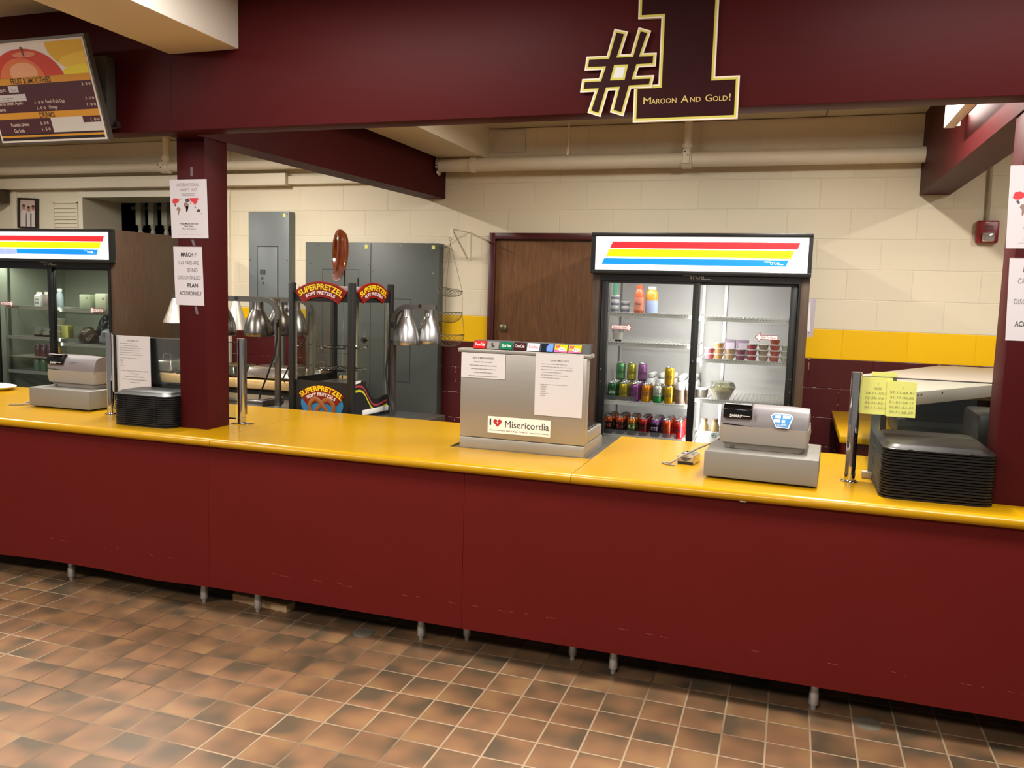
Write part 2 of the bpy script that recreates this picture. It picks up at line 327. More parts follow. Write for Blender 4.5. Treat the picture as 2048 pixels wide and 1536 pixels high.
b = MB().m(mat('white_trim', 'e4dcc6', .45)); b.box(-5.945, -5.895, WY-.03, WY-.01, 0, 2.455); b.box(OX0-.045, OX0, WY-.02, WY-.01, .9, OZ1-.0005); b.box(OX0-.045, OX1+.045, WY-.02, WY-.01, OZ1, 2.44); b.box(-3.555, -3.51, WY-.03, WY-.01, 0, 2.39); b.build('trim_1', kind='structure')
b = MB().m(M_ceil); b.box(-9, 5.5, -.03, 4.2, 2.87, 2.97); b.build('ceiling', kind='structure', smooth=0)
b = MB().m(mat('ceiling_tile', 'd8d4cc', .8, noise=.05, nscale=40)); b.box(-9, 5.5, -7, -.03, 2.945, 3.02); b.build('ceiling_front', kind='structure', smooth=0)
b = MB().m(mat('joint_dark', '6b6250', .8));  # dark strips along the ceiling joints and the wall line
for x in (-2.4, -1.2, 0.02, 1.24): b.box(x, x+.008, .02, WY, 2.867, 2.8702)
b.box(-9, 5.5, WY-.012, WY-.002, 2.866, 2.8702); b.build('trim_2', kind='structure')
b = MB().m(M_fascia); b.box(-9, 5.5, -.106, .012, 2.352, 3.0, .003)
b.m(mat('seam_dark', '1c0c0c', .8)); b.box(-1.7265, -1.7245, -.1068, -.10, 2.354, 2.95); b.build('trim_3', kind='structure')
o = bpy.data.objects['trim_3']; o['label'] = 'maroon fascia board over the serving counter'
def skewbeam(name, xl0, xr0, xl1, xr1, z0, label):
    b = MB().m(M_fascia); A = [b.v(x, y, z) for (x, y) in ((xl0, .012), (xr0, .012), (xr1, WY), (xl1, WY)) for z in (z0, 2.87)]
    for q in ((0, 2, 4, 6), (1, 7, 5, 3), (0, 1, 3, 2), (2, 3, 5, 4), (4, 5, 7, 6), (6, 7, 1, 0)): b.f([A[i] for i in q])
    bmesh.ops.recalc_face_normals(b.bm, faces=b.bm.faces[:]); o = b.build(name, kind='structure', smooth=0); o['label'] = label
skewbeam('trim_4', -1.84, -1.674, -1.69, -1.517, 2.351, 'maroon ceiling beam running back from the left pillar')
skewbeam('trim_5', 1.855, 2.03, 1.847, 2.027, 2.345, 'maroon ceiling beam running back from the right pillar')
b = MB().m(M_cream); b.box(-1.5165, -1.155, .013, WY, 2.64, 2.87)
b.build('trim_6', kind='structure')['label'] = 'cream boxed soffit beside the left beam'
b = MB().m(mat('beam_cream', 'f3efe6', .5)); b.box(-1.726, -1.344, -6.5, -.107, 2.70, 2.945, .004)
b.build('trim_7', kind='structure')['label'] = 'cream ceiling beam running towards the dining room'
for x0, x1, lb in ((-1.84, -1.674, 'maroon pillar standing on the counter left of centre'), (1.862, 2.03, 'maroon pillar standing on the counter at the right')):
    b = MB().m(M_fascia); b.box(x0, x1, .062, .235, .9, 2.352, .002)
    b.build('wall_pillar', kind='structure')['label'] = lb

# ---------------------------------------------------------------- counter
def cabinet(x0, x1, legs, label, torn=False):
    t = thing('counter_cabinet', label, 'counter', ((x0+x1)/2, .36, 0), group='serving counter cabinets')
    b = MB(t).m(M_maroon); n = 28
    top = .858; pts = []
    for i in range(n+1):
        x = x0+.0003+(x1-x0-.0015)*i/n; z = .149
        if torn: z += (.012*math.exp(-((x+1.9)/.25)**2))*-1 + (.02*math.exp(-((x+3.1)/.3)**2))*-1
        pts.append((x, z))
    b.prism([(x0+.0003, top)]+pts+[(x1-.0012, top)], -.106, -.088); panel = b
    b = MB(t).m(M_blackm); b.box(x0+.002, x1-.002, -.087, .82, .155, .855); b.build('carcass', t)
    for (x, y, r) in legs:
        b = MB(t).m(mat('zinc_leg', 'b9b4ac', .4, metal=.6)); b.lathe([(0, 0), (.011, 0), (.012, .02), (.019, .022), (.019, .07), (.0165, .074), (.0165, .156), (0, .156)], (x, y, 0), 16); b.build('leg', t)
    # scuff line of worn paint
    b = panel.m(mat('scuff', '9c5450', .8)); rnd = random.Random(int(x0*100)+900)
    x = x0+.05
    while x < x1-.05:
        L = rnd.uniform(.004, .04)
        if rnd.random() < .35: z = .262+rnd.uniform(-.004, .004)-.004*x; b.poly([(x, -.1064, z), (x+L, -.1064, z-.002), (x+L, -.1064, z-.0008), (x, -.1064, z+.0012)])
        x += L+rnd.uniform(.0, .05)
    b.build('front_panel', t)
cabinet(-6.2, -1.539, [(-4.4, .04, 0), (-3.4, .04, 0), (-2.555, .025, 0), (-1.685, .035, 0)], 'maroon panelled counter cabinet left of the pillar, lower edge torn', True)
cabinet(-1.539, -.198, [(-1.357, .032, 0), (-.456, .034, 0), (-.256, .116, 0)], 'maroon panelled counter cabinet between the pillar and the drinks dispenser')
cabinet(-.198, 3.2, [(.263, .10, 0), (.463, .031, 0), (1.286, .02, 0), (2.2, .03, 0)], 'maroon panelled counter cabinet under the right cash register')
def ctop(pts, label, fx0, fx1):
    """slab with a rounded nose along the front, pts = plan of the part behind y=-.12"""
    b = MB().m(M_yel); b.prism(pts, .858, .90, 'z')
    n = []; 
    for k in range(9):
        a = PI/2+PI*k/8; n.append((-.125+.021*math.cos(a), .879+.021*math.sin(a)))
    b.prism([(-.1245, .858), (-.1245, .90)]+n[1:-1], fx0, fx1, 'x')
    bmesh.ops.recalc_face_normals(b.bm, faces=b.bm.faces[:])
    b.build('countertop', label=label, cat='countertop', smooth=50)
g = .0012
ctop([(-6.2, -.1245), (-1.5-g, -.1245), (-1.515-g, .89), (-6.2, .89)], 'yellow laminate countertop left of the seam by the pillar', -6.2, -1.5-g)
ctop([(-1.5+g, -.1245), (.286-g, -.1245), (.286-g, .2075), (-.405, .2075), (-.405, .89), (-1.515+g, .89)], 'yellow laminate countertop in the middle, cut out around the drinks dispenser', -1.5+g, .286-g)
ctop([(.286+g, -.1245), (3.2, -.1245), (3.2, .89), (.292+g, .89)], 'yellow laminate countertop under the right cash register', .286+g, 3.2)
b = MB().m(M_steel2); b.box(-.400, .284, .209, .89, .862, .893, .003); b.build('steel_inset_plate', label='stainless steel plate let into the counter around the drinks dispenser', cat='drip plate')

# ---------------------------------------------------------------- drinks dispenser
t = thing('drinks_dispenser', 'stainless countertop fountain drinks dispenser with taped notices on its back', 'drinks dispenser', (-.05, .4, .893))
b = MB(t).m(M_steel); b.box(-.355, .253, .212, .59, .893, .953, .003); b.build('base', t)
b = MB(t).m(M_steel); b.box(-.355, .253, .2125, .268, .9555, 1.352, .003); b.box(-.374, .268, .218, .29, 1.3535, 1.371, .003); b.build('back_panel', t)
b = MB(t).m(M_steel); b.box(-.35, .249, .2745, .588, .9555, 1.006, .004); b.m(M_blackm); b.box(-.33, .235, .30, .57, 1.006, 1.012)
for i in range(14): b.m(M_chrome); b.box(-.33, .235, .305+i*.019, .311+i*.019, 1.012, 1.016)
b.build('drip_tray', t)
b = MB(t).m(M_black); b.box(-.335, .12, .2745, .36, 1.16, 1.35, .01)
for i in range(8):
    x = -.30+.057*i; b.m(M_black).box(x-.018, x+.018, .36, .42, 1.17, 1.25, .006); b.lathe([(0, -.05), (.009, -.05), (.013, 0), (0, 0)], (x, .40, 1.17), 10)
b.build('valve_block', t)
b = MB(t).m(mat('dark_cap', '38383a', .5)); b.prism([(.225, 1.372), (.27, 1.372), (.27, 1.376), (.285, 1.412), (.24, 1.412)], -.30, .259, 'x'); b.build('card_rail', t)
cards = [('Coca-Cola', 'c8201f', 'ffffff'), ('', '8b8680', '222222'), ('Sprite', '0c6b4a', 'dff0e0'), ('Coca-Cola', '3a0f12', 'f0e6e6'), ('Coke', 'ece7ec', 'c01f3c'), ('', '10182a', '3f7fe0'), ('FUZE', 'f2c11a', 'd8412c'), ('FUZE', 'f2b81a', 'd8412c')]
for i, (s, c1, c2) in enumerate(cards):
    x0 = -.297+i*.0655; sl = Vector((0, .015, .036)).normalized(); o = Vector((0, .2236, 1.3735)); nrm = Vector((0, -.036, .015)).normalized()
    q = lambda u, w, d=0: o+Vector((x0+u, 0, 0))+sl*w+nrm*(.0035+d)
    b = MB(t).m(mat('card_'+c1, c1, .6, spec=.1)); w = .058; h = .037
    A = [q(0, 0), q(w, 0), q(w, h), q(0, h)]; B = [p-nrm*.003 for p in A]
    va = [b.v(p) for p in A]; vb = [b.v(p) for p in B]; b.f(va); b.f(vb[::-1])
    for k in range(4): b.f([va[(k+1) % 4], va[k], vb[k], vb[(k+1) % 4]])
    if s == 'FUZE':
        b.m(mat('fuze_red', 'd8412c', .5)); b.poly([q(.004, .02, .0004), q(.024, .02, .0004), q(.024, .033, .0004), q(.004, .033, .0004)])
        b.m(mat('fuze_pink', 'cf4f8a' if i == 6 else 'e0472a', .5)); b.poly([q(.0, .0, .0004), q(w, .0, .0004), q(w, .006, .0004), q(.0, .012, .0004)])
        b.m(M_white); b.disc(q(.034, .014, .0008), (1.9, 0, 0), sl, .0085); b.m(M_ink); b.text('fuze', q(.034, .011, .0012), .011, (1, 0, 0), sl, .01)
    elif s: b.m(mat('cardink_'+c2, c2, .5)); b.text(s, q(w/2, .013, .0006), .02, (1, 0, 0), sl, .012, fit=.046)
    elif i == 5: b.m(mat('pw_blue', '2f6fe0', .4)); b.poly([q(.028, .0, .0005), q(w, .0, .0005), q(w, h, .0005), q(.036, h, .0005), q(.026, .02, .0005)])
    else: b.m(M_ink); b.disc(q(.024, .024, .0006), (1, 0, 0), sl, .006, 10); b.disc(q(.03, .012, .0006), (1, 0, 0), sl*.7, .008, 10)
    b.build('brand_card', t)
def sheet(b, x0, x1, y, z0, z1, dx=0, th=.0012, lean=0, sk=0):
    """paper in the XZ plane; sk tilts the sides"""
    p = [(x0+sk, y, z0), (x1+sk, y, z0), (x1, y-lean, z1), (x0, y-lean, z1)]; A = [b.v(*q) for q in p]; B = [b.v(q[0], q[1]+th, q[2]) for q in p]
    b.f(A); b.f(B[::-1])
    for k in range(4): b.f([A[(k+1) % 4], A[k], B[k], B[(k+1) % 4]])
    return b
XU, ZU = (1, 0, 0), (0, 0, 1)
t = thing('paper_notice', 'small white notice taped to the top left of the drinks dispenser', 'notice', (-.24, .21, 1.235), group='taped notices')
b = MB(t).m(M_paper); sheet(b, -.352, -.134, .2095, 1.236, 1.353); b.build('sheet', t)
b = MB(t).m(M_ink); b.text('KEY CARD HOURS', (-.243, .2088, 1.326), .0125, bold=.005); b.m(M_grey); lines(b, (-.325, .2088, 1.310), XU, ZU, .165, 5, .0165, .0035, 3, True); b.build('printing', t)
t = thing('paper_notice', 'tall white notice taped to the right side of the drinks dispenser', 'notice', (.125, .21, 1.08), group='taped notices')
b = MB(t).m(M_paper); sheet(b, .012, .236, .2095, 1.082, 1.366, sk=.001); b.build('sheet', t)
b = MB(t).m(M_grey); b.text('Lenten Menu 2017', (.125, .2088, 1.333), .0115, bold=.004); lines(b, (.04, .2088, 1.318), XU, ZU, .17, 6, .0125, .0022, 5); lines(b, (.04, .2088, 1.225), XU, ZU, .14, 1, .01, .002, 6, full=1); lines(b, (.04, .2088, 1.217), XU, ZU, .05, 6, .0085, .002, 8); b.build('printing', t)
t = thing('bumper_sticker', 'white bumper sticker with a red heart low on the drinks dispenser', 'sticker', (-.058, .21, .98))
b = MB(t).m(mat('sticker_white', 'f1ebdf', .5)); sheet(b, -.213, .092, .2112, .982, 1.060, th=.001); b.build('sheet', t)
b = MB(t).m(M_ink); yy = .2105; b.text('I', (-.2, yy, 1.018), .046, bold=.0, fit=.008); b.text('Misericordia', (-.022, yy, 1.012), .047, bold=.0, fit=.212); b.text('Misericordia Home  6300 N. Ridge  Chicago, IL    www.misericordia.org', (-.06, yy, .993), .0085, bold=.0, fit=.285); b.build('lettering', t)
b = MB(t).m(mat('heart_red', 'b3202c', .5)); hp = []
for k in range(24):
    a = 2*PI*k/24; hp.append((-.165+.0013*16*math.sin(a)**3, yy, 1.032+.0013*(13*math.cos(a)-5*math.cos(2*a)-2*math.cos(3*a)-math.cos(4*a))))
b.poly(hp[::-1]); b.m(M_white); b.poly([(-.166, yy-.0005, 1.024), (-.1645, yy-.0005, 1.024), (-.1645, yy-.0005, 1.040), (-.166, yy-.0005, 1.040)]); b.poly([(-.172, yy-.0006, 1.0325), (-.158, yy-.0006, 1.0325), (-.158, yy-.0006, 1.034), (-.172, yy-.0006, 1.034)]); b.build('heart', t)

# ---------------------------------------------------------------- drinks coolers
def cooler(loc, label, lit, sh_left, sh_right, torn=False):
    """two-door sliding glass cooler, local: x centred, y=0 at the door face, z up"""
    t = thing('glass_door_cooler', label, 'drinks cooler', loc, group='two-door glass coolers')
    b = MB().m(M_brownwood); D = .76
    b.box(-.662, -.612, .0, D, .02, 2.028, .002); b.box(.612, .662, .0, D, .02, 2.028, .002); b.box(-.612, .612, .05, D, 1.79, 2.02); b.box(-.612, .612, D-.03, D, .02, 1.79); b.box(-.612, .612, .05, D, .02, .42); b.build('cabinet', t)
    ln = mat('liner_lit' if lit else 'liner', 'd6d4d2' if lit else 'a3a697', .45)  # unlit cooler gets a darker liner: its dimness is put into the colour
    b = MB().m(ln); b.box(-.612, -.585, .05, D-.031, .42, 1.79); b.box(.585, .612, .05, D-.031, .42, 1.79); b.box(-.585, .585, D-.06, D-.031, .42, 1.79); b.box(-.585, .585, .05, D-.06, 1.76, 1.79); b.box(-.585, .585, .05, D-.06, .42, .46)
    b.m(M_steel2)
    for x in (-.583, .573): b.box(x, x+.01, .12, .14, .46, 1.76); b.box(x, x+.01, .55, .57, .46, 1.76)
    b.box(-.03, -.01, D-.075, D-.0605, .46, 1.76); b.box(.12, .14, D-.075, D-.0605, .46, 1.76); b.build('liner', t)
    b = MB().m(M_black); b.box(-.612, .612, -.005, .05, 1.735, 1.79); b.box(-.612, -.60, -.005, .05, .42, 1.735); b.box(.60, .612, -.005, .05, .42, 1.735); b.box(-.612, .612, -.01, .05, .02, .42); b.build('door_frame', t)
    b = MB().m(mat('logo_metal', 'c9bfae', .35, metal=.6)); b.text('true', (0, -.0062, 1.752), .045, bold=-.006, fit=.085); b.box(-.085, -.03, -.0065, -.005, 1.772, 1.775); b.box(.03, .085, -.0065, -.005, 1.751, 1.754); b.build('maker_badge', t)
    for sx in (-1, 1):
        x0, x1 = (-.60, .022) if sx < 0 else (-.022, .60); yo = .002 if sx < 0 else .026
        b = MB().m(M_black); b.box(x0, x0+.043, yo, yo+.02, .44, 1.735, .002); b.box(x1-.043, x1, yo, yo+.02, .44, 1.735, .002); b.box(x0+.043, x1-.043, yo, yo+.02, 1.718, 1.735); b.box(x0+.043, x1-.043, yo, yo+.02, .44, .48)
        b.m(M_chrome)
        for z in (1.0, 1.08, 1.16): b.disc((x0+.014 if sx < 0 else x1-.014, yo-.0005, z), (1, 0, 0), (0, 0, 1), .005, 10)
        if sx > 0: b.lathe([(0, 0), (.007, 0), (.007, .012), (0, .012)], (x0+.02, -.006, 1.235), 10)
        d = b.build('door', t)
        b = MB().m(M_fglass); b.poly([(x0+.043, yo+.01, .48), (x1-.043, yo+.01, .48), (x1-.043, yo+.01, 1.718), (x0+.043, yo+.01, 1.718)]); b.build('glass_pane', d)
        # slide-to-open arrow sticker
        cx, cz = (-.465, 1.435) if sx < 0 else (.435, 1.408); s_ = 1 if sx < 0 else -1
        P = lambda u, w, dd: (cx+s_*u, yo+.0095-dd, cz+w)
        out = [(-.065, -.014), (.04, -.014), (.04, -.032), (.072, 0), (.04, .032), (.04, .014), (-.065, .014)]; inn = [(-.061, -.0105), (.043, -.0105), (.044, -.0245), (.066, 0), (.044, .0245), (.043, .0105), (-.061, .0105)]
        b = MB().m(mat('sticker_red', '8f1f22', .5)); q = [P(u, w, .0004) for u, w in out]; b.poly(q if s_ > 0 else q[::-1]); b.m(mat('sticker_pale', 'e4dcdc', .5)); q = [P(u, w, .0008) for u, w in inn]; b.poly(q if s_ > 0 else q[::-1])
        b.m(mat('sticker_red', '', .5)); b.text('Slide To Open', (cx-s_*.008, yo+.0083, cz-.006), .018, bold=.01, fit=.088); b.build('arrow_sticker', d)
    # header light box
    b = MB().m(M_black); b.box(-.668, .665, -.045, -.0005, 1.775, 1.80, .003); b.box(-.668, .665, -.045, -.0005, 2.008, 2.032, .003); b.box(-.668, -.640, -.045, -.0005, 1.80, 2.008); b.box(.642, .665, -.045, -.0005, 1.80, 2.008); b.box(-.64, .642, -.02, -.0005, 1.80, 2.008); b.build('header_box', t)
    e = 1.0 if lit else .75
    sg = MB().m(mat('sign_white', 'f0eef2', .25, emit=e)); sg.box(-.640, .642, -.036, -.0205, 1.80, 2.008); sg = sg.build('lit_sign', t)
    b = MB(); yy = -.0366
    for z0, z1, c, xa, xb in ((1.936, 1.977, 'e8232b', -.532, .594), (1.884, 1.930, 'f7d800', -.552, .563), (1.835, 1.874, '0a7fe8', -.583, .533)):
        m_ = mat('stripe_'+c, c, .3, emit=.55); b.m(m_); sl = .44*(z1-z0)
        b.poly([(xa-sl, yy, z0), (xb-sl*.85, yy, z0), (xb, yy, z1), (xa, yy, z1)])
    b.build('stripes', sg)
    b = MB().m(mat('logo_white', 'ffffff', .4, emit=.8)); b.text('true', (.455, yy-.0006, 1.846), .036, bold=-.004, fit=.055); b.box(.395, .43, yy-.001, yy-.0005, 1.862, 1.8645); b.box(.47, .505, yy-.001, yy-.0005, 1.846, 1.8485); b.build('sign_lettering', sg)
    if torn:
        b = MB().m(mat('old_tape', '93a6dd', .5, emit=.35, noise=.35, nscale=14)); b.poly([(-.66+.02, yy-.0004, 1.826), (-.28, yy-.0004, 1.832), (-.285, yy-.0004, 1.874), (-.64, yy-.0004, 1.876)]); b.build('peeling_film', sg)
    # shelves
    sm = mat('shelf_white', 'dcdad6', .4) if lit else mat('shelf_dim', 'b4b5aa', .4)  # same shelves, colour darkened for the dim cooler
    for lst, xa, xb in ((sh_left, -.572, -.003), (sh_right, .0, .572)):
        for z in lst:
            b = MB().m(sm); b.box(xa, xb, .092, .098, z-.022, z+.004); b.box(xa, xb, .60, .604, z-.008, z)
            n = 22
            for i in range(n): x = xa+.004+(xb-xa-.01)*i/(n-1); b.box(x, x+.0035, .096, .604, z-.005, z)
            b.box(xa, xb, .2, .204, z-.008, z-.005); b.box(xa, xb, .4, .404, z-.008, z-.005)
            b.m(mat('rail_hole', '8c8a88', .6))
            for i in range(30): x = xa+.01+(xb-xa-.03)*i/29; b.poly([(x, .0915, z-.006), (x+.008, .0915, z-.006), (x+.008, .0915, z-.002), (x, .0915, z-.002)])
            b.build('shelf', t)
    if not lit:
        ld = bpy.data.lights.new('cooler_tube_or_fill', 'AREA'); ld.shape = 'RECTANGLE'; ld.size = .03; ld.size_y = 1.2; ld.energy = .6; ld.color = (.93, 1, .84); l2 = bpy.data.lights.new('cooler_top_fill', 'AREA'); l2.shape = 'RECTANGLE'; l2.size = 1.1; l2.size_y = .06; l2.energy = 5.5; l2.color = (.93, 1, .84); lo = bpy.data.objects.new('cooler_top_fill', l2); C.objects.link(lo); lo.parent = t; lo.location = (0, .075, 1.755)  # unlit cooler: added fill lights brighten the contents, no real lamps
        lo = bpy.data.objects.new('cooler_tube_or_fill', ld); C.objects.link(lo); lo.parent = t; lo.location = (.0, .085, 1.1); lo.rotation_euler = (PI/2, 0, 0)
    if lit:
        b = MB().m(mat('cooler_tube', 'fffaf0', .4, emit=6)); b.lathe([(0, .5), (.011, .5), (.011, 1.70), (0, 1.70)], (0, .066, 0), 12); b.build('lamp_tube', t)
        ld = bpy.data.lights.new('cooler_tube_or_fill', 'AREA'); ld.shape = 'RECTANGLE'; ld.size = .03; ld.size_y = 1.2; ld.energy = 8; ld.color = (1, .97, .95)
        l2 = bpy.data.lights.new('cooler_top_fill', 'AREA'); l2.shape = 'RECTANGLE'; l2.size = 1.1; l2.size_y = .04; l2.energy = 3.5; l2.color = (1, .97, .95); lo = bpy.data.objects.new('cooler_top_fill', l2); C.objects.link(lo); lo.parent = t; lo.location = (0, .07, 1.755)  # extra fill light added at the top to brighten the shelf rails
        lo = bpy.data.objects.new('cooler_tube_or_fill', ld); C.objects.link(lo); lo.parent = t; lo.location = (.0, .085, 1.1); lo.rotation_euler = (PI/2, 0, 0)
    return t
CR = Vector((.535, 1.88, 0))
cooler(CR, 'two-door drinks cooler with a bright striped header beside the brown door', True, [1.525, 1.332, .946, .72], [1.515, 1.253, .995, .70])
CL = Vector((-4.475, 1.70, 0))
cooler(CL, 'two-door drinks cooler with brown woodgrain side at the far left behind the counter', False, [1.415, 1.167, .884, .65], [1.405, 1.131, .93, .7], True)
t = thing('paper_sheet', 'thin paper sheet taped to the right side of the striped drinks cooler', 'paper', (1.21, 2.2, 1.4))
b = MB(t).m(mat('lavender_paper', 'b5acba', .8)); A = [(1.1985, 1.93, 1.42), (1.235, 2.02, 1.42), (1.24, 2.02, 1.66), (1.1985, 1.93, 1.64)]; b.poly(A); b.poly([(p[0]+.0012, p[1], p[2]) for p in A][::-1]); b.m(M_paper); b.poly([(1.1983, 1.93, 1.46), (1.215, 1.95, 1.45), (1.207, 1.94, 1.64), (1.1983, 1.93, 1.62)]); b.build('sheet', t)

# drink cans
CANR, CANH = .0315, .119
def can(name, label, body, rim='c9c9c9', lower=None, word=None, wc='1c1c1c', upper=None, grp=None, ws=.03):
    t = thing(name, label, 'drink can', group=grp); mb = mat('can_'+body, body, .22, metal=.55)
    ml = mat('can_'+lower, lower, .22, metal=.55) if lower else mb; mu = mat('can_'+upper, upper, .22, metal=.55) if upper else mb; mt = mat('can_tin', 'cfd0d2', .2, metal=1)
    b = MB(); b.lathe([(0, .003), (.022, .003), (.024, 0), (CANR, .010), (CANR, .045), (CANR, .085), (CANR, .102), (.0265, .114)], seg=20, mats=[mt, mt, ml, ml, mb, mu, mu]); b.build('can_body', t)
    b = MB().m(mt); b.lathe([(.0265, .114), (.0268, .1175), (.0258, CANH), (.0245, .1165), (.0235, .1145), (0, .1145)], seg=20); b.box(-.006, .006, -.014, .006, .1146, .1165, .001); b.build('can_lid', t)
    if word:
        b = MB().m(mat('canink_'+wc, wc, .5)); R_ = CANR+.0005
        wp = lambda a, c: (R_*math.sin(a/R_), -R_*math.cos(a/R_), .047+c)
        b.text(word, (0, 0, 0), ws, warp=wp, bold=.015, fit=.046); 
        b.build('print', t)
    return t
def gcopy(proto, first, loc, label, rz):
    if first: proto.location = loc; proto['label'] = label; proto.rotation_euler[2] = rz; return proto
    return dup(proto, loc, rz, label)
ordn = ['front', 'second', 'third', 'fourth', 'fifth']
def column(proto, desc, shelf, x, y0, z, n, pitch=.069, start=0, rz=.0, where=''):
    for i in range(n):
        rank = ordn[start+i]
        lab = f'{desc}, {rank} in its row, {shelf}{where}'
        gcopy(proto, i == 0, (x+random.uniform(-.0015, .0015), y0+(start+i)*pitch, z), lab, rz+random.uniform(-.25, .25))
YF = CR.y+.138
SH3 = 'second-lowest cooler shelf'; SH4 = 'lowest cooler shelf'
z3, z4 = .9465, .7205
xs3 = [.006, .081, .156, .231, .306, .379]
g3 = 'cans on the middle cooler shelf'; g4 = 'cans on the lowest cooler shelf'
specs3 = [('2f6f43', None, 'LaCroix', 'dfe8d8', 'green sparkling water can', None), ('b6a52e', None, 'LaCroix', '1d2a18', 'lime yellow sparkling water can', None), ('8d4b93', None, 'LaCroix', '2a1432', 'purple sparkling water can', None),
          ('e08a1e', 'e9a52e', 'IZZE', '5a1a12', 'orange soda can', None), ('d8dedb', '3f9a52', 'IZZE', '26573a', 'white and green soda can', None), ('e2b72a', 'd9a21c', 'IZZE', '1a1a1a', 'yellow soda can', None)]
for i, (c, lo, w, wc, d, up) in enumerate(specs3):
    p = can('drink_can', d, c, lower=lo, word=w, wc=wc, grp=g3); column(p, d, SH3, xs3[i], YF, z3, 4 if i < 3 else 2, rz=.15)
    if i < 3:
        cs = [('6fae78', 'pale green sparkling water can'), ('c3bd4a', 'pale lime sparkling water can'), ('a870a8', 'light purple sparkling water can')][i]
        p2 = can('drink_can', cs[1]+' stacked on top at the back of the middle cooler shelf', cs[0], word=w, wc='24402c' if i < 2 else '3a1a44', grp=g3); p2.location = (xs3[i]+.01, YF+3*.069, z3+CANH+.0003); p2.rotation_euler[2] = .2
    if i == 5:
        q = dup(p, (xs3[i]-.003, YF+.004, z3+CANH+.0003), .1, 'yellow soda can stacked on top of another at the front of the middle shelf')
# white capped milk-coffee bottles
def wbottle():
    t = thing('drink_bottle', '', 'bottle', group='white capped bottles in the cooler')
    wb = mat('bottle_white', 'efeeee', .25); bp = mat('bottle_print', '7d6658', .4, noise=.6, nscale=90)
    b = MB(); b.lathe([(0, 0), (.029, 0), (.0315, .006), (.0315, .055), (.0315, .098), (.033, .112), (.027, .135), (.0185, .146), (.0185, .150)], seg=18, mats=[wb, wb, bp, bp, wb, wb, wb, wb]); b.build('bottle_body', t)
    b = MB().m(M_blackm); b.lathe([(.0192, .150), (.0192, .155)], seg=18); b.m(wb); b.lathe([(.0192, .155), (.0205, .157), (.0205, .178), (.018, .181), (0, .181)], seg=18); b.build('cap', t)
    return t
bp_ = wbottle(); first = True
for cx, n0, n1, w in ((.452, 0, 5, 'left of the centre post, second column'), (.520, 0, 5, 'touching the centre post'), (.237, 2, 5, 'behind the orange cans'), (.308, 2, 5, 'behind the white and green cans'), (.379, 2, 5, 'behind the yellow cans')):
    for k in range(n0, n1):
        gcopy(bp_, first, (cx-.004, YF+k*.069, z3), f'white capped coffee drink bottle {w}, {ordn[k]} from the glass', random.uniform(-.4, .4)); first = False
specs4 = [('3b2a26', '2a2422', 'G', 'd8602c', 'dark can with an orange rim', 'd0602a'), ('4a3a38', '3a2c2c', 'G', 'c8202c', 'dark can with a red letter', 'c8542a'), ('6d7a3c', '5a6a34', 'G', 'c8d8b0', 'olive green can with an orange rim', 'd07a30'),
          ('6e1f1f', 'a01c1c', 'IZZE', '141010', 'dark red soda can', 'b02a24'), ('2e2030', '26182a', 'IZZE', 'c0a8c8', 'black soda can with a purple rim', '7d4f8c'), ('c8431f', 'b8341c', 'G', '3a4438', 'orange red soda can', 'd04a24'), ('c9222a', 'd8262c', 'Fanta', '14202c', 'bright red soda can', 'd8403c')]
for i, (c, lo, w, wc, d, up) in enumerate(specs4):
    p = can('drink_can', d, c, lower=lo, word=w, wc=wc, upper=up, grp=g4, ws=.042 if w == 'G' else .03); column(p, d, SH4, -.012+i*.0775, YF, z4, 4, rz=.1)
for n_, (xa, xb, zz) in enumerate(((-.03, .165, z3), (-.03, .44, z4))):
    b = MB().m(glass('fence_plastic', 'e6dfe6', 1, haze=.12)); b.box(xa, xb, CR.y+.1035, CR.y+.1055, zz+.0005, zz+.034); b.build('shelf_divider', label='clear plastic lip in front of the cans on the '+('second-lowest' if n_ == 0 else 'lowest')+' left cooler shelf', cat='shelf lip')
# top-left cooler shelf
zt = 1.5255
t = thing('juice_bottle', 'orange red juice bottle on the top cooler shelf', 'bottle', (.155, 2.03, zt))
b = MB().m(mat('juice_red', 'c9603c', .3)); b.lathe([(0, 0), (.031, 0), (.033, .006), (.033, .11), (.030, .13), (.024, .148), (.020, .158)], seg=18); b.build('bottle_body', t)
b = MB().m(mat('juice_label', 'd98a70', .5)); b.lathe([(.0335, .02), (.0335, .105)], seg=18); b.m(M_ink); b.text('Naked', (0, 0, 0), .022, warp=lambda a, c: (.034*math.sin(a/.034), -.034*math.cos(a/.034), .055+c), fit=.04); b.build('bottle_label', t)
b = MB().m(mat('cap_orange', 'c9502c', .4)); b.lathe([(.022, .158), (.022, .182), (0, .184)], seg=16); b.build('cap', t)
t = thing('syrup_bottle', 'amber bottle with a white cap and blue label on the top cooler shelf', 'bottle', (.232, 2.06, zt))
b = MB().m(mat('amber', 'd39a3c', .25)); b.lathe([(0, 0), (.037, 0), (.040, .006), (.040, .12), (.034, .145), (.024, .157)], seg=18); b.build('bottle_body', t)
b = MB().m(mat('blue_label', 'aebde6', .5)); b.lathe([(.0405, .005), (.0405, .085)], seg=18); b.build('bottle_label', t)
b = MB().m(M_white); b.lathe([(.026, .157), (.026, .175), (0, .177)], seg=16); b.build('cap', t)
tub = mat('clear_tub', 'd9dadb', .3); tubd = mat('tub_print', '7e8290', .5)
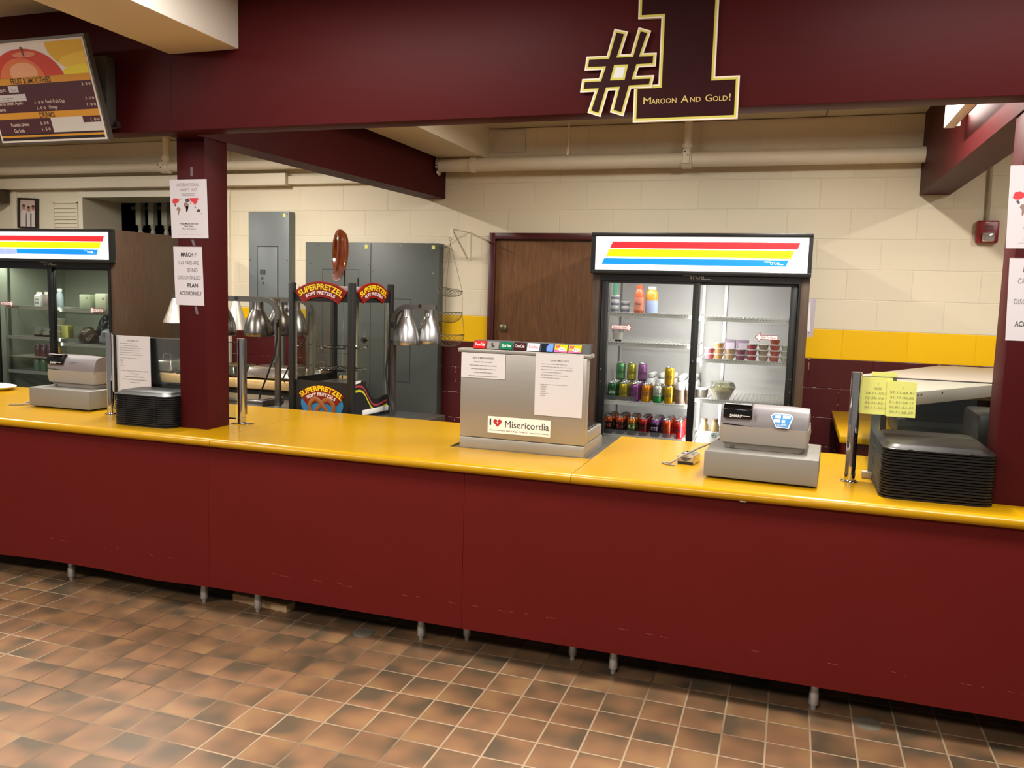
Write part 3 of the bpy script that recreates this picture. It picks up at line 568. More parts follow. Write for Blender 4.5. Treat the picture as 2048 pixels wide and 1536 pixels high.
for j, (x, y, n) in enumerate(((-.005, 2.03, 3), (.058, 2.07, 2))):
    for k in range(n):
        t = thing('food_tub', f'clear tub with dark print on the top cooler shelf, {["bottom","middle","top"][k] if n == 3 else ["lower","upper"][k]} of the {"left" if j == 0 else "right"} stack', 'tub', (x, y, zt+k*.039), group='printed tubs on the top shelf')
        b = MB().m(tub); b.lathe([(0, 0), (.024, 0), (.029, .032), (0, .033)], seg=16); b.build('cup', t); b = MB().m(tubd); b.lathe([(.0262, .010), (.028, .024)], seg=16); b.build('printed_band', t); b = MB().m(M_white); b.lathe([(0, .034), (.031, .034), (.031, .038), (0, .0385)], seg=16); b.build('lid', t)
b = MB().m(mat('green_tag', '4f9c78', .5)); b.box(-.022, .004, 2.04, 2.046, 1.64, 1.758, .002); b.build('hanging_tag', label='green strip hanging at the top left inside the drinks cooler', cat='tag')
t = thing('yogurt_cup', 'white yogurt cup with blueberries alone on the second cooler shelf', 'cup', (.022, 2.03, 1.3325))
b = MB().m(mat('yogurt', 'efeade', .4)); b.lathe([(0, .02), (.0305, .018), (.036, .062), (0, .064)], seg=18); b.build('yogurt', t)
b = MB().m(mat('berries', '24222c', .4)); rnd = random.Random(2)
for k in range(16): a = rnd.uniform(0, 2*PI); q = rnd.uniform(.0, .021); b.lathe([(0, -.008), (.006, -.005), (.008, 0), (.006, .005), (0, .008)], (q*math.cos(a), q*math.sin(a), .0095+rnd.uniform(0, .01)), 8)
b.build('blueberries', t); b = MB().m(glass('cup_plastic', 'eef0f0', 1, haze=.08)); b.lathe([(.0375, .066), (.04, .068), (.036, .082), (.012, .09)], seg=18); b.build('lid', t)
# cups on the right shelves
def cup(c, label):
    t = thing('sauce_cup', label, 'cup', group='small cups on the right cooler shelf')
    b = MB().m(mat('cup_'+c, c, .4)); b.lathe([(0, 0), (.024, 0), (.032, .030), (0, .031)], seg=16); b.build('cup', t)
    b = MB().m(mat('cup_lid', 'e9e2e0', .25)); b.lathe([(.033, .028), (.0345, .030), (.0345, .034), (.030, .0355), (0, .0352)], seg=16); b.build('lid', t)
    return t
zc = 1.2535; cols = [('c96a72', 2, 'strawberry red'), ('e3a76c', 3, 'peach'), ('d9b98a', 2, 'pale yellow'), ('9a5a72', 2, 'plum purple'), ('b8525a', 3, 'cherry red'), ('b3a18c', 3, 'beige'), ('c4604a', 4, 'coral red'), ('c9d2bc', 3, 'pale green')]
lv = {1: ['only'], 2: ['bottom', 'top'], 3: ['bottom', 'middle', 'top'], 4: ['bottom', 'second', 'third', 'top']}
for i, (c, n, d) in enumerate(cols):
    p = cup(c, ''); fst = True
    for k in range(n):
        gcopy(p, fst, (.610+i*.068-(.0 if i else -.01)+random.uniform(-.002, .002), 2.04, zc+k*.0358), f'{lv[n][k]} cup of the {d} stack on the right cooler shelf', random.uniform(0, 3)); fst = False
for k, (x, s) in enumerate(((.735, 'left'), (.815, 'right'))):
    t = thing('food_packet', f'printed mauve packet standing behind the small cups, the {s} of the pair', 'packet', (x, 2.2, zc), group='packets behind the cups'); b = MB().m(mat('packet', '8f7c8c', .4, noise=.3, nscale=40)); b.box(-.038, .038, -.012, .012, 0, .12, .006); b.build('pouch', t); b = MB().m(mat('packet_label', 'c8bccb', .5)); b.box(-.028, .028, -.0135, -.0125, .06, .10); b.build('packet_label', t)
t = thing('salad_bowl', 'clear plastic bowl with lid on the lower right cooler shelf', 'bowl', (.705, 2.06, .9955))
b = MB().m(glass('bowl_plastic', 'e9e4c8', 1, haze=.3)); b.lathe([(0, .002), (.045, .002), (.05, 0), (.085, .07), (.09, .072)], seg=24); b.build('bowl', t); b = MB().m(glass('bowl_lid', 'dfe0c0', 1, haze=.2)); b.lathe([(.09, .073), (.09, .078), (.075, .11), (.0, .118)], seg=24); b.build('lid', t)
b = MB().m(mat('salad', 'cdc79a', .6, noise=.4, nscale=30)); b.lathe([(0, .006), (.044, .006), (.07, .05), (.045, .07), (0, .076)], seg=16); b.build('salad', t)
t = thing('dark_tub', 'dark tub standing left of the plastic bowl in the cooler', 'tub', (.578, 2.1, .9955)); b = MB().m(mat('tub_dark', '4a4640', .4)); b.lathe([(0, 0), (.036, 0), (.042, .05), (0, .052)], seg=16); b.build('cup', t); b = MB().m(tub); b.lathe([(.043, .052), (.043, .058), (0, .06)], seg=16); b.build('lid', t)
t = thing('bottle_carrier', 'white cardboard carrier with a green ring mark on the lowest right cooler shelf', 'carrier', (.645, 2.04, .7005))
b = MB().m(M_white); b.box(-.068, .068, -.035, .035, 0, .085, .002); b.build('carton', t); b = MB().m(mat('green_ink', '1f5c46', .5)); ring = [(.033+.014*math.cos(2*PI*k/16), -.0362, .062+.014*math.sin(2*PI*k/16)) for k in range(16)]; b.tube(ring, .0016, 5, True); b.disc((.033, -.0358, .062), (1, 0, 0), (0, 0, 1), .006, 10); b.build('ring_mark', t)
for k, x in enumerate((-.034, .034)):
    t = thing('coffee_bottle', f'cream coffee bottle in the white carrier, the {"left" if k == 0 else "right"} one', 'bottle', (.645+x, 2.04, .7865)); b = MB().m(mat('coffee', 'c9a877', .3)); b.lathe([(0, 0), (.028, 0), (.028, .03), (.019, .05), (.017, .062)], seg=16); b.build('bottle_body', t); b = MB().m(mat('cap_brown', '9c7d60', .4)); b.lathe([(.02, .062), (.02, .078), (0, .08)], seg=14); b.build('cap', t)

# contents of the left cooler
def simple(name, label, cat, loc, fn, part, group=None):
    t = thing(name, label, cat, loc, group=group); b = MB(); fn(b); b.build(part, t); return t
t = thing('milk_carton', 'small white milk carton on the top shelf of the left cooler', 'carton', (-4.78, 1.88, 1.4155)); b = MB().m(M_white); b.box(-.028, .028, -.028, .028, 0, .085); b.prism([(-.028, .085), (.028, .085), (0, .105)], -.028, .028, 'x'); b.box(-.028, .028, -.003, .003, .104, .118); b.build('carton_body', t); b = MB().m(mat('carton_print', '9d949c', .6)); b.box(-.022, .022, -.0286, -.0281, .05, .062); b.box(-.02, .02, -.0286, -.0281, .02, .04); b.build('carton_print', t)
for k, (x, c, h, d) in enumerate(((-4.70, '8b7d7a', .11, 'grey brown'), (-4.635, 'c9806c', .13, 'coral red'), (-4.565, '9fabb2', .14, 'bluish white'))):
    t = thing('juice_bottle', f'{d} bottle on the top shelf of the left cooler', 'bottle', (x, 1.88, 1.4155)); b = MB().m(mat('lb_'+c, c, .35)); b.lathe([(0, 0), (.027, 0), (.029, .005), (.029, h*.6), (.02, h*.8), (.017, h*.9)], seg=16); b.build('bottle_body', t); b = MB().m(M_white); b.lathe([(.019, h*.9), (.019, h+.01), (0, h+.011)], seg=14); b.build('cap', t)
for k, x in enumerate((-4.79, -4.70)):
    t = thing('salad_cup', f'dark and white dessert cup in the left cooler, the {"left" if k == 0 else "right"} one', 'cup', (x, 1.87, 1.1675)); b = MB(); b.lathe([(0, 0), (.034, 0), (.036, .018), (.041, .045), (0, .046)], seg=16, mats=[mat('darkfruit', '26201c', .5), mat('darkfruit', '', .5), mat('yog2', 'a8a698', .5), mat('yog2', '', .5)]); b.build('cup', t); b = MB().m(glass('cup_plastic', 'eef0f0', 1, haze=.08)); b.lathe([(.042, .046), (.044, .05), (.034, .075), (0, .08)], seg=16); b.build('lid', t)
for k in range(3):
    t = thing('deli_tray', f'clear deli tub in the left cooler, {["bottom","middle","top"][k]} of its stack', 'tub', (-4.585, 1.88, 1.1675+k*.052), group='stacked deli tubs'); b = MB().m(mat('deli', '9a9580', .4)); A = [(-.042, -.03), (.042, -.03), (.042, .03), (-.042, .03)]; z0 = [b.v(x*.8, y*.8, 0) for x, y in A]; z1 = [b.v(x, y, .045) for x, y in A]; b.f(z0[::-1]); b.f(z1)
    for i in range(4): b.f([z0[i], z0[(i+1) % 4], z1[(i+1) % 4], z1[i]])
    b.build('cup', t); b = MB().m(mat('deli_lid', 'bdb9a8', .35)); b.box(-.045, .045, -.033, .033, .0455, .051, .002); b.build('lid', t)
simple('fruit_box', 'yellow fruit pack beside the deli tubs in the left cooler', 'pack', (-4.495, 1.88, 1.1675), lambda b: b.m(mat('fruitpack', '8a8440', .5, noise=.3, nscale=30)).box(-.035, .035, -.03, .03, 0, .10, .006), 'pack')
for k in range(3):
    t = thing('juice_bottle', f'dark plum juice bottle in the left cooler, {["leftmost","middle","rightmost"][k]} of three', 'bottle', (-4.80+k*.066, 1.87, 1.0055), group='plum juice bottles'); b = MB().m(mat('plum', '6a4650', .2)); b.lathe([(0, 0), (.027, 0), (.029, .005), (.029, .07), (.022, .085), (.017, .09)], seg=16); b.build('bottle_body', t); b = MB().m(mat('plumcap', 'a08890', .3)); b.lathe([(.018, .09), (.018, .102), (0, .104)], seg=14); b.build('cap', t)
t = thing('juice_bottle', 'orange juice bottle beside the plum juice bottles in the left cooler', 'bottle', (-4.60, 1.87, 1.0055)); b = MB().m(mat('oj', 'bf8434', .25)); b.lathe([(0, 0), (.028, 0), (.030, .005), (.030, .07), (.022, .085), (.018, .09)], seg=16); b.build('bottle_body', t); b = MB().m(mat('ojcap', 'c99a3c', .3)); b.lathe([(.019, .09), (.019, .102), (0, .104)], seg=14); b.build('cap', t)
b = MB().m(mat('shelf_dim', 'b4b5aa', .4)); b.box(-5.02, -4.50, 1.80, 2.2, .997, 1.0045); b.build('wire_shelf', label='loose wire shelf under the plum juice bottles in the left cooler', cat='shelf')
for k, (c, cc) in enumerate((('7f9c8c', '5d9c98'), ('7c9470', 'b9b04a'), ('8fae9c', '9cb8b4'), ('5c6660', '7c8890'))):
    t = thing('water_bottle', f'pale green water bottle with a {["teal","yellow","silver","grey"][k]} top in the left cooler', 'bottle', (-4.81+k*.072, 1.87, .8845)); b = MB().m(mat('wb_'+c, c, .2)); b.lathe([(0, 0), (.029, 0), (.031, .006), (.031, .09), (.022, .108), (.018, .114)], seg=16); b.build('bottle_body', t); b = MB().m(mat('wc_'+cc, cc, .3, metal=.3)); b.lathe([(.022, .112), (.022, .126), (0, .128)], seg=14); b.build('cap', t)
def blob(label, name, cat, loc, sx, sy, sz, m, seed):
    b = MB().m(m); bmesh.ops.create_icosphere(b.bm, subdivisions=4, radius=1)
    from mathutils import noise as nz
    for v in b.bm.verts:
        k = 1+.28*nz.noise(v.co*1.7+Vector((seed, 0, 0)))+.10*nz.noise(v.co*5); v.co = Vector((v.co.x*sx*k, v.co.y*sy*k, max(-.55, v.co.z*k)*sz)) + Vector(loc)
    b.build(name, label=label, cat=cat, smooth=80)
plb = mat('dark_bag', '2c2a2c', .25); cfb = mat('clear_bag', '8f9494', .2)
blob('dark plastic bag of food on the left, middle shelf of the left cooler', 'food_bag', 'bag', (-4.27, 2.10, 1.131+.085), .11, .10, .14, plb, 1)
blob('dark plastic bag of food on the right, middle shelf of the left cooler', 'food_bag', 'bag', (-4.03, 2.12, 1.131+.085), .10, .09, .14, plb, 4)
blob('pale wrapped loaf at the front right of the left cooler', 'food_bag', 'bag', (-4.06, 1.91, 1.131+.052), .11, .07, .08, cfb, 7)
blob('brown wrapped food at the front, middle shelf of the left cooler', 'food_bag', 'bag', (-4.30, 1.91, 1.131+.052), .08, .07, .08, mat('bag_brown', '4c3a28', .3), 9)
for k in range(4):
    t = thing('sandwich_pack', f'yellow brown sandwich pack in the left cooler, {["first","second","third","fourth"][k]} from the post', 'pack', (-4.37+k*.105, 1.90, .9305)); b = MB().m(mat('sandwich', 'a08a3c', .5, noise=.4, nscale=25)); b.box(-.045, .045, -.05, .05, 0, .06, .01); b.build('sandwich', t); b = MB().m(mat('pack_film', 'b9b09a', .3)); b.box(-.048, .048, -.053, .053, .061, .066, .002); b.build('lid', t)
for k, x in enumerate((-4.30, -4.14)):
    t = thing('food_carton', f'pale green carton on the top right shelf of the left cooler, the {"left" if k == 0 else "right"} one', 'carton', (x, 1.92, 1.4055)); b = MB().m(mat('pale_carton%d' % k, 'a9b196' if k == 0 else 'c6c8ae', .5)); b.box(-.055, .055, -.05, .05, 0, .12+.01*k, .008); b.build('carton_body', t); b = MB().m(M_grey); b.box(.02, .04, -.0512, -.0505, .085, .1); b.build('printed_mark', t)

# ---------------------------------------------------------------- cash registers
def register(name, label, loc, rz, sticker):
    t = thing(name, label, 'cash register', loc, rz)
    b = MB().m(M_regbase); b.box(-.222, .222, 0, .40, .0085, .115, .006); b.build('cash_drawer', t)
    for x in (-.19, .19):
        for y in (.03, .37): b = MB().m(M_blackm); b.cyl((x, y), .014, 0, .0085, 12); b.build('rubber_foot', t)
    # body: back shell seen by customers
    def ring(z, x, y0, y1): return (z, x, y0, y1)
    R_ = [(.117, .155, .105, .35), (.135, .160, .10, .355), (.143, .174, .088, .362), (.175, .178, .082, .368), (.215, .174, .082, .368)]
    def loft(b, R_, cap0=True, cap1=True, rad=.018):
        prev = None
        for (z, x, y0, y1) in R_:
            pts = []; n = 4
            for (cx, cy, a0) in ((x-rad, y0+rad, -PI/2), (x-rad, y1-rad, 0), (-x+rad, y1-rad, PI/2), (-x+rad, y0+rad, PI)):
                for k in range(n+1): a = a0+PI/2*k/n; pts.append(b.v(cx+rad*math.cos(a), cy+rad*math.sin(a), z))
            if prev:
                for k in range(len(pts)): k2 = (k+1) % len(pts); b.f([prev[k], prev[k2], pts[k2], pts[k]])
            elif cap0: b.f(pts[::-1])
            prev = pts
        if cap1: b.f(prev)
    b = MB().m(M_regmid); loft(b, R_); 
    b.m(mat('slot', '4a4440', .6)); b.box(-.13, -.126, .0995, .101, .119, .130); b.box(-.12, -.116, .0995, .101, .119, .130); b.build('body_shell', t)
    # grey hood with sloping face: side profile swept across x
    b = MB().m(M_regtop); prof = [(.083, .212), (.084, .235), (.092, .262), (.104, .285), (.122, .297), (.16, .302), (.24, .290), (.33, .255), (.367, .212)]
    nn = 10; rows = []
    for i in range(nn+1):
        u = -1+2*i/nn; x = u*.1725; e = 1-.045*abs(u)**6; drop = -.022*(u*.5+.5)+.012
        rows.append([b.v(x, .2+(y-.2)*e, (z if j not in (0, len(prof)-1) else z+drop*(1 if j == 0 else .3))*1.0 - (0 if j in (0, len(prof)-1) else .004*abs(u)**4)) for j, (y, z) in enumerate(prof)])
    for i in range(nn):
        for j in range(len(prof)-1): b.f([rows[i][j], rows[i][j+1], rows[i+1][j+1], rows[i+1][j]])
        b.f([rows[i][0], rows[i+1][0], rows[i+1][-1], rows[i][-1]])
    b.f(rows[0]); b.f(rows[-1][::-1]); bmesh.ops.recalc_face_normals(b.bm, faces=b.bm.faces[:]); b.build('hood', t, smooth=60)
    # customer display
    b = MB().m(mat('glossy_black', '0c0c0e', .12)); b.prism([(.074, .246), (.076, .285), (.092, .302), (.118, .3065), (.118, .29), (.10, .28), (.085, .25)], -.164, -.048, 'x', .003); b.build('customer_display', t)
    b = MB().m(M_white); b.text('SHARP', (-.112, .0728, .252), .0165, (1, 0, 0), (0, .04, 1), .02, fit=.05); b.box(-.084, -.055, .0730, .0735, .258, .2598); b.build('maker_name', t)
    b = MB().m(mat('chromed_edge', 'b8b4b8', .3)); b.box(-.158, -.052, .084, .10, .3035, .3055); b.build('display_edge', t)
    if sticker:
        P = lambda u, w, d=0: (.06+u, .0825+.33*max(0, w+.0)*.9-.0006-d, .238+w+.003)
        # face plane of the hood between (y .083,z .235) and (.104,.285)
        pl = lambda u, w, d=0: (.068+u, .0872+(w)*.42-.0015-d, .250+w*.92)
        b = MB().m(M_white); hx = [(-.045, .018), (-.030, .030), (.030, .030), (.045, .018), (.030, -.032), (-.020, -.030)]
        b.poly([pl(u, w) for u, w in hx][::-1] if False else [pl(u, w) for u, w in hx[::-1]]); b.m(mat('sticker_blue', '2f86c8', .4)); hx2 = [(-.040, .016), (-.027, .026), (.027, .026), (.040, .016), (.026, -.028), (-.018, -.026)]; b.poly([pl(u, w, .0008) for u, w in hx2[::-1]])
        for (u, w, a, h, c) in ((-.026, .010, .022, .013, 'e9eef2'), (.004, .010, .03, .013, 'd6ebf4'), (-.030, -.007, .024, .012, 'f2ead2'), (.0, -.01, .014, .014, 'bcd8ee')): b.m(mat('st_'+c, c, .5)); b.poly([pl(u, w, .0014), pl(u+a, w, .0014), pl(u+a, w+h, .0014), pl(u, w+h, .0014)])
        b.m(M_white); b.text('ACCEPTED', pl(0.002, -.022, .0016), .0105, (1, 0, 0), (0, .42, .92), .01, fit=.036); b.build('payment_sticker', t)
        b = MB().m(mat('slot', '4a4440', .6)); b.box(-.034, -.033, .083, .088, .236, .27); b.build('hood_seam', t)
    else:
        b = MB().m(mat('worn_mark', '5f5a56', .6)); b.poly([(-.01, .0885, .262), (.045, .0885, .262), (.045, .0905, .266), (-.01, .0905, .266)]); b.poly([(.003, .086, .254), (.02, .086, .254), (.02, .0878, .259), (.003, .0878, .259)]); b.build('worn_sticker_mark', t)
    return t
register('cash_register', 'beige cash register with a blue sticker on the right end of the counter', (1.022, .030, .90), -.05, True)
register('cash_register', 'beige cash register at the left beside the black tray stack', (-2.842, .243, .90), 0.0, False)

# card reader and cable by the right register
t = thing('tape_measure', 'small chrome and grey tape measure on the counter left of the right register', 'tape measure', (.706, .33, .90), -.16)
b = MB().m(mat('tape_beige', 'c2b090', .35, metal=.4)); b.prism([(-.037, 0), (.037, 0), (.037, .034), (.030, .043), (-.030, .043), (-.037, .034)], -.045, .06, 'y', .004); b.build('case', t)
b = MB().m(M_chrome); b.box(-.039, -.0372, -.04, .055, .004, .034); b.box(.0372, .039, -.04, .055, .004, .034); b.box(-.028, .028, -.035, .05, .0432, .0445, .001); b.build('chrome_trim', t)
b = MB().m(mat('tape_grip', '50535c', .4)); hp = [(-.026+.052*k/10, .031-.016*math.sin(PI*k/10)) for k in range(11)]; b.prism(hp[::-1], -.0475, -.0455, 'y'); b.build('grip', t)
b = MB().m(M_blackm); b.box(-.034, .034, -.049, -.0455, .0005, .012); b.build('tape_mouth', t)
b = MB().m(mat('grey_cable', '8b8378', .5)); b.tube([(.60, .262, .9045), (.64, .255, .908), (.665, .262, .925), (.70, .28, .948), (.745, .30, .972), (.80, .32, .998), (.85, .345, 1.028)], .0042, 8); b.tube([(.60, .262, .9045), (.62, .235, .9045), (.66, .225, .9045)], .0035, 8); b.build('register_cable', label='grey cable crossing the tape measure to the right register', cat='cable')
b = MB().m(mat('grey_cable', '8b8378', .5)); b.tube([(-3.05, .47, 1.02), (-3.09, .44, .985), (-3.12, .36, .935), (-3.14, .26, .9045), (-3.20, .225, .9045)], .005, 8); b.tube([(-3.14, .26, .9065), (-3.09, .30, .912), (-3.07, .33, .914)], .004, 8); b.build('register_cable', label='grey cable looping down beside the left register', cat='cable')

# ---------------------------------------------------------------- trays
def tray_mesh(b, w, d, h=.022, rad=.05):
    n = 6
    def rr(x, y, r, z):
        pts = []
        for (cx, cy, a0) in ((x-r, -y+r, -PI/2), (x-r, y-r, 0), (-x+r, y-r, PI/2), (-x+r, -y+r, PI)):
            for k in range(n+1): a = a0+PI/2*k/n; pts.append(b.v(cx+r*math.cos(a), cy+r*math.sin(a), z))
        return pts
    W2, D2 = w/2, d/2
    R_ = [rr(W2-.030, D2-.030, rad-.014, h-.0035), rr(W2-.027, D2-.027, rad-.014, h-.0055), rr(W2-.0125, D2-.0125, rad-.0125, .0005), rr(W2-.004, D2-.004, rad-.004, 0), rr(W2, D2, rad, .001), rr(W2, D2, rad, .0065), rr(W2-.003, D2-.003, rad-.003, .0085), rr(W2-.010, D2-.010, rad-.01, .0088), rr(W2-.024, D2-.024, rad-.012, h-.002), rr(W2-.027, D2-.027, rad-.012, h), ]
    for A, B in zip(R_, R_[1:]):
        for k in range(len(A)): k2 = (k+1) % len(A); b.f([A[k], A[k2], B[k2], B[k]])
    b.f(R_[-1]); b.f(R_[0])
M_tray = mat('tray_brown', '130f0d', .36, noise=.3, nscale=6)
M_tray2 = mat('tray_black', '141414', .4, noise=.2, nscale=6)
def stack(x0, x1, y0, y1, n, top, m, where, grp):
    pitch = (top-.90-.022)/(n-1); cx, cy = (x0+x1)/2, (y0+y1)/2
    nm = ['topmost', 'second from the top', 'third from the top', 'fourth from the top', 'fifth from the top', 'sixth from the top', 'seventh from the top', 'eighth from the top', 'ninth from the top', 'tenth from the top', 'eleventh from the top', 'twelfth from the top', 'thirteenth from the top', 'fourteenth from the top', 'fifteenth from the top', 'sixteenth from the top', 'third from the counter', 'second from the counter', 'bottom one']
    p = None
    for i in range(n):
        r = n-1-i; tag = 'bottom one' if r == n-1 else ('second from the counter' if r == n-2 else nm[r])
        lab = f'cafeteria tray in the {where} stack, {tag}'; loc = Vector((cx+random.uniform(-.0015, .0015), cy+random.uniform(-.002, .002), .90+i*pitch))
        if p is None:
            p = thing('serving_tray', lab, 'tray', loc, group=grp)
            b = MB().m(m); tray_mesh(b, x1-x0, y1-y0); b.build('tray_shell', p, smooth=40)
            for sx in (-.26, .26): b = MB().m(m); b.box(sx*(x1-x0)-.008, sx*(x1-x0)+.008, -(y1-y0)/2-.0012, -(y1-y0)/2+.003, .0008, min(pitch, .0082)); b.build('stacking_lug', p)
        else: dup(p, loc, random.uniform(-.004, .004), lab)
stack(1.466, 1.856, -.022, .42, 18, 1.108, M_tray, 'right hand', 'brown trays stacked beside the right pillar')
stack(-2.212, -1.845, -.018, .225, 16, 1.078, M_tray2, 'left hand', 'black trays stacked beside the left pillar')
t = thing('white_tray', 'white oval tray at the far left end of the counter', 'tray', (-3.99, .70, .90)); b = MB().m(M_white); b.lathe([(0, 0), (.20, 0), (.235, .022), (.245, .024), (.23, .018), (.20, .004), (0, .004)], seg=40, ry=.62); b.build('tray_shell', t)

# ---------------------------------------------------------------- sneeze guards
def post(x, y, label, plate):
    t = thing('guard_post', label, 'post', (x, y, .90), group='chrome sneeze guard posts')
    b = MB().m(M_chrome); b.lathe([(.021, .006), (.021, .03), (.0225, .031), (.0225, .035), (.0205, .036), (.0205, .455), (0, .455)], seg=24); b.build('tube', t)
    b = MB().m(M_chrome)
    if plate: b.box(-.045, .06, -.03, .03, 0, .005, .001); b.lathe([(.006, .005), (.006, .009), (0, .011)], (.045, -.012, 0), 10)
    else: b.lathe([(0, 0), (.034, 0), (.034, .003), (.023, .009), (.0, .009)], seg=24)
    b.build('base_flange', t)
    b = MB().m(M_steel2); b.box(-.017, .017, .0205, .026, .05, .452); b.build('glass_channel', t)
    return t
post(1.374, .236, 'chrome post between the right register and the brown tray stack', False)
post(-1.646, .30, 'chrome post just right of the left pillar', True)
post(-2.458, .236, 'chrome post between the left register and the black tray stack', False)
t = thing('glass_guard', 'clear sneeze guard glass behind the brown tray stack', 'sneeze guard', (2.1, .268, .94)); b = MB(t).m(M_glass); b.box(1.378, 3.0, .264, .27, .95, 1.334); b.build('pane', t); b = MB(t).m(M_steel2); b.box(1.378, 3.0, .263, .271, 1.334, 1.339); b.build('edge_strip', t)
t = thing('glass_guard', 'clear sneeze guard glass behind the black tray stack', 'sneeze guard', (-2.0, .268, .94)); b = MB(t).m(M_glass); b.box(-2.455, -1.66, .264, .27, .935, 1.334); b.build('pane', t); b = MB(t).m(M_steel2); b.box(-2.455, -1.66, .263, .271, 1.334, 1.339); b.m(M_blackm); b.box(-2.455, -1.66, .262, .272, .928, .935); b.build('edge_strip', t)
t = thing('paper_notice', 'long white notice hanging on the glass behind the black tray stack', 'notice', (-2.32, .25, 1.06), group='taped notices')
b = MB(t).m(M_paper); sheet(b, -2.436, -2.204, .2615, 1.02, 1.342, lean=.002); b.build('sheet', t)
b = MB(t).m(M_grey); b.text('Lenten Menu 2017', (-2.32, .2585, 1.312), .011, bold=.004); lines(b, (-2.41, .259, 1.298), XU, ZU, .17, 6, .0125, .0022, 11); lines(b, (-2.41, .2592, 1.218), XU, ZU, .14, 1, .01, .0018, 6, full=1); lines(b, (-2.41, .2592, 1.208), XU, ZU, .04, 5, .0085, .0018, 8)
b.text('Healthy, Tasty, Low Fat options available', (-2.315, .2594, 1.146), .009, bold=.004, fit=.19); b.text('Weekly! sale', (-2.315, .2596, 1.130), .009, bold=.004, fit=.05); b.text('Special recommendations', (-2.315, .2598, 1.114), .009, bold=.004, fit=.13); b.text('All served with side of vegetables or', (-2.315, .26, 1.098), .009, bold=.004, fit=.17); b.text('Starting at 12', (-2.315, .2602, 1.082), .009, bold=.004, fit=.06); b.build('printing', t)
M_note = mat('yellow_note', 'dfe07a', .7); t = None
def note(label, x0, x1, z0, z1, y, txt, seed, sk=0):
    t = thing('sticky_note', label, 'sticky note', ((x0+x1)/2, y, z0), group='yellow notes on the right sneeze guard'); b = MB(t).m(M_note); sheet(b, x0, x1, y, z0, z1, sk=sk, lean=.004); b.build('sheet', t)
    b = MB(t).m(mat('pencil', '8f925c', .8)); n = len(txt)
    for i, s in enumerate(txt): b.text(s, ((x0+x1)/2+.004, y-.0045, z1-.03-i*.0195), .0125, align='CENTER', fit=(x1-x0)*.8 if len(s) > 5 else None)
    b.build('handwriting', t)
note('yellow note sticking up behind the pair on the sneeze guard glass', 1.432, 1.528, 1.27, 1.358, .2735, [], 1)
note('left yellow note of handwritten figures on the sneeze guard glass', 1.397, 1.512, 1.184, 1.336, .258, ['1', '50.00', '34.11-55.00', '12.25-74.10', '63.21-83.16', '51.11-63.15'], 2, -.004)
note('right yellow note of handwritten figures on the sneeze guard glass', 1.490, 1.600, 1.180, 1.325, .253, ['2', '57.11-65.91', '51.11-46.00', '51.21-54.11', '55.81-61.41', '59.11-66.00'], 3, .003)

# ---------------------------------------------------------------- wall sign, menu board, posters
def inset(P, d):
    n = len(P); out = []; ar = sum(P[i][0]*P[(i+1) % n][1]-P[(i+1) % n][0]*P[i][1] for i in range(n)); sg = 1 if ar > 0 else -1
    for i in range(n):
        a, b_, c = Vector(P[i-1]), Vector(P[i]), Vector(P[(i+1) % n]); e1 = (b_-a).normalized(); e2 = (c-b_).normalized()
        n1 = Vector((-e1.y, e1.x))*sg; n2 = Vector((-e2.y, e2.x))*sg; k = 1+n1.dot(n2)
        out.append(tuple(b_+(n1+n2)*(d/max(k, .2))))
    return out
M_gold = mat('sign_gold', 'c8bf4e', .5); M_swhite = mat('sign_edge', 'e9dccb', .5); M_smar = mat('sign_maroon', '2c0e10', .5, spec=.1)
one = [(.479, 2.80), (.48, 2.692), (.569, 2.6905), (.569, 2.446), (.476, 2.444), (.476, 2.307), (.870, 2.307), (.870, 2.463), (.780, 2.463), (.780, 2.935), (.62, 2.935)]
hsh = [(.390, 2.662), (.444, 2.648), (.419, 2.565), (.458, 2.564), (.484, 2.661), (.533, 2.645), (.507, 2.564), (.558, 2.563), (.556, 2.512), (.491, 2.512), (.482, 2.481), (.552, 2.480), (.544, 2.434), (.465, 2.434), (.439, 2.331), (.385, 2.348), (.405, 2.431), (.375, 2.431), (.348, 2.332), (.295, 2.350), (.320, 2.429), (.262, 2.429), (.269, 2.480), (.336, 2.480), (.346, 2.511), (.277, 2.512), (.283, 2.564), (.364, 2.563)]
hole = [(.395, 2.526), (.450, 2.525), (.438, 2.468), (.381, 2.469)]
t = thing('number_one_sign', 'cutout #1 sign in maroon and gold on the fascia board', 'sign', (.57, -.12, 2.307))
b = MB(t).m(M_swhite); b.prism(one, -.122, -.108); b.m(M_gold); b.prism(inset(one, .0055), -.1226, -.122); b.m(M_smar); b.prism(inset(one, .0135), -.1232, -.1226); b.build('numeral', t)
b = MB(t).m(M_swhite); b.prism(hsh, -.1256, -.1234); b.m(M_gold); b.prism(inset(hsh, .0055), -.1262, -.1256); b.m(M_smar); b.prism(inset(hsh, .0125), -.1268, -.1262)
b.m(M_gold); b.prism(hole, -.1274, -.1268); b.m(mat('hole_pale', 'd9dcd8', .5)); b.prism(inset(hole, .009), -.128, -.1274); b.build('hash_mark', t)
b = MB(t).m(mat('letter_gold', 'd2b868', .5)); x = .511; Y_ = -.1238
for s, sz, w in (('M', .036, .029), ('AROON', .026, .096), ('A', .036, .028), ('ND', .026, .039), ('G', .036, .024), ('OLD', .026, .053), ('!', .036, .005)):
    b.text(s, (x, Y_, 2.374), sz, bold=.0, align='LEFT', fit=w); x += w+.0045+(.013 if s in ('AROON', 'ND') else 0)
b.build('lettering', t)
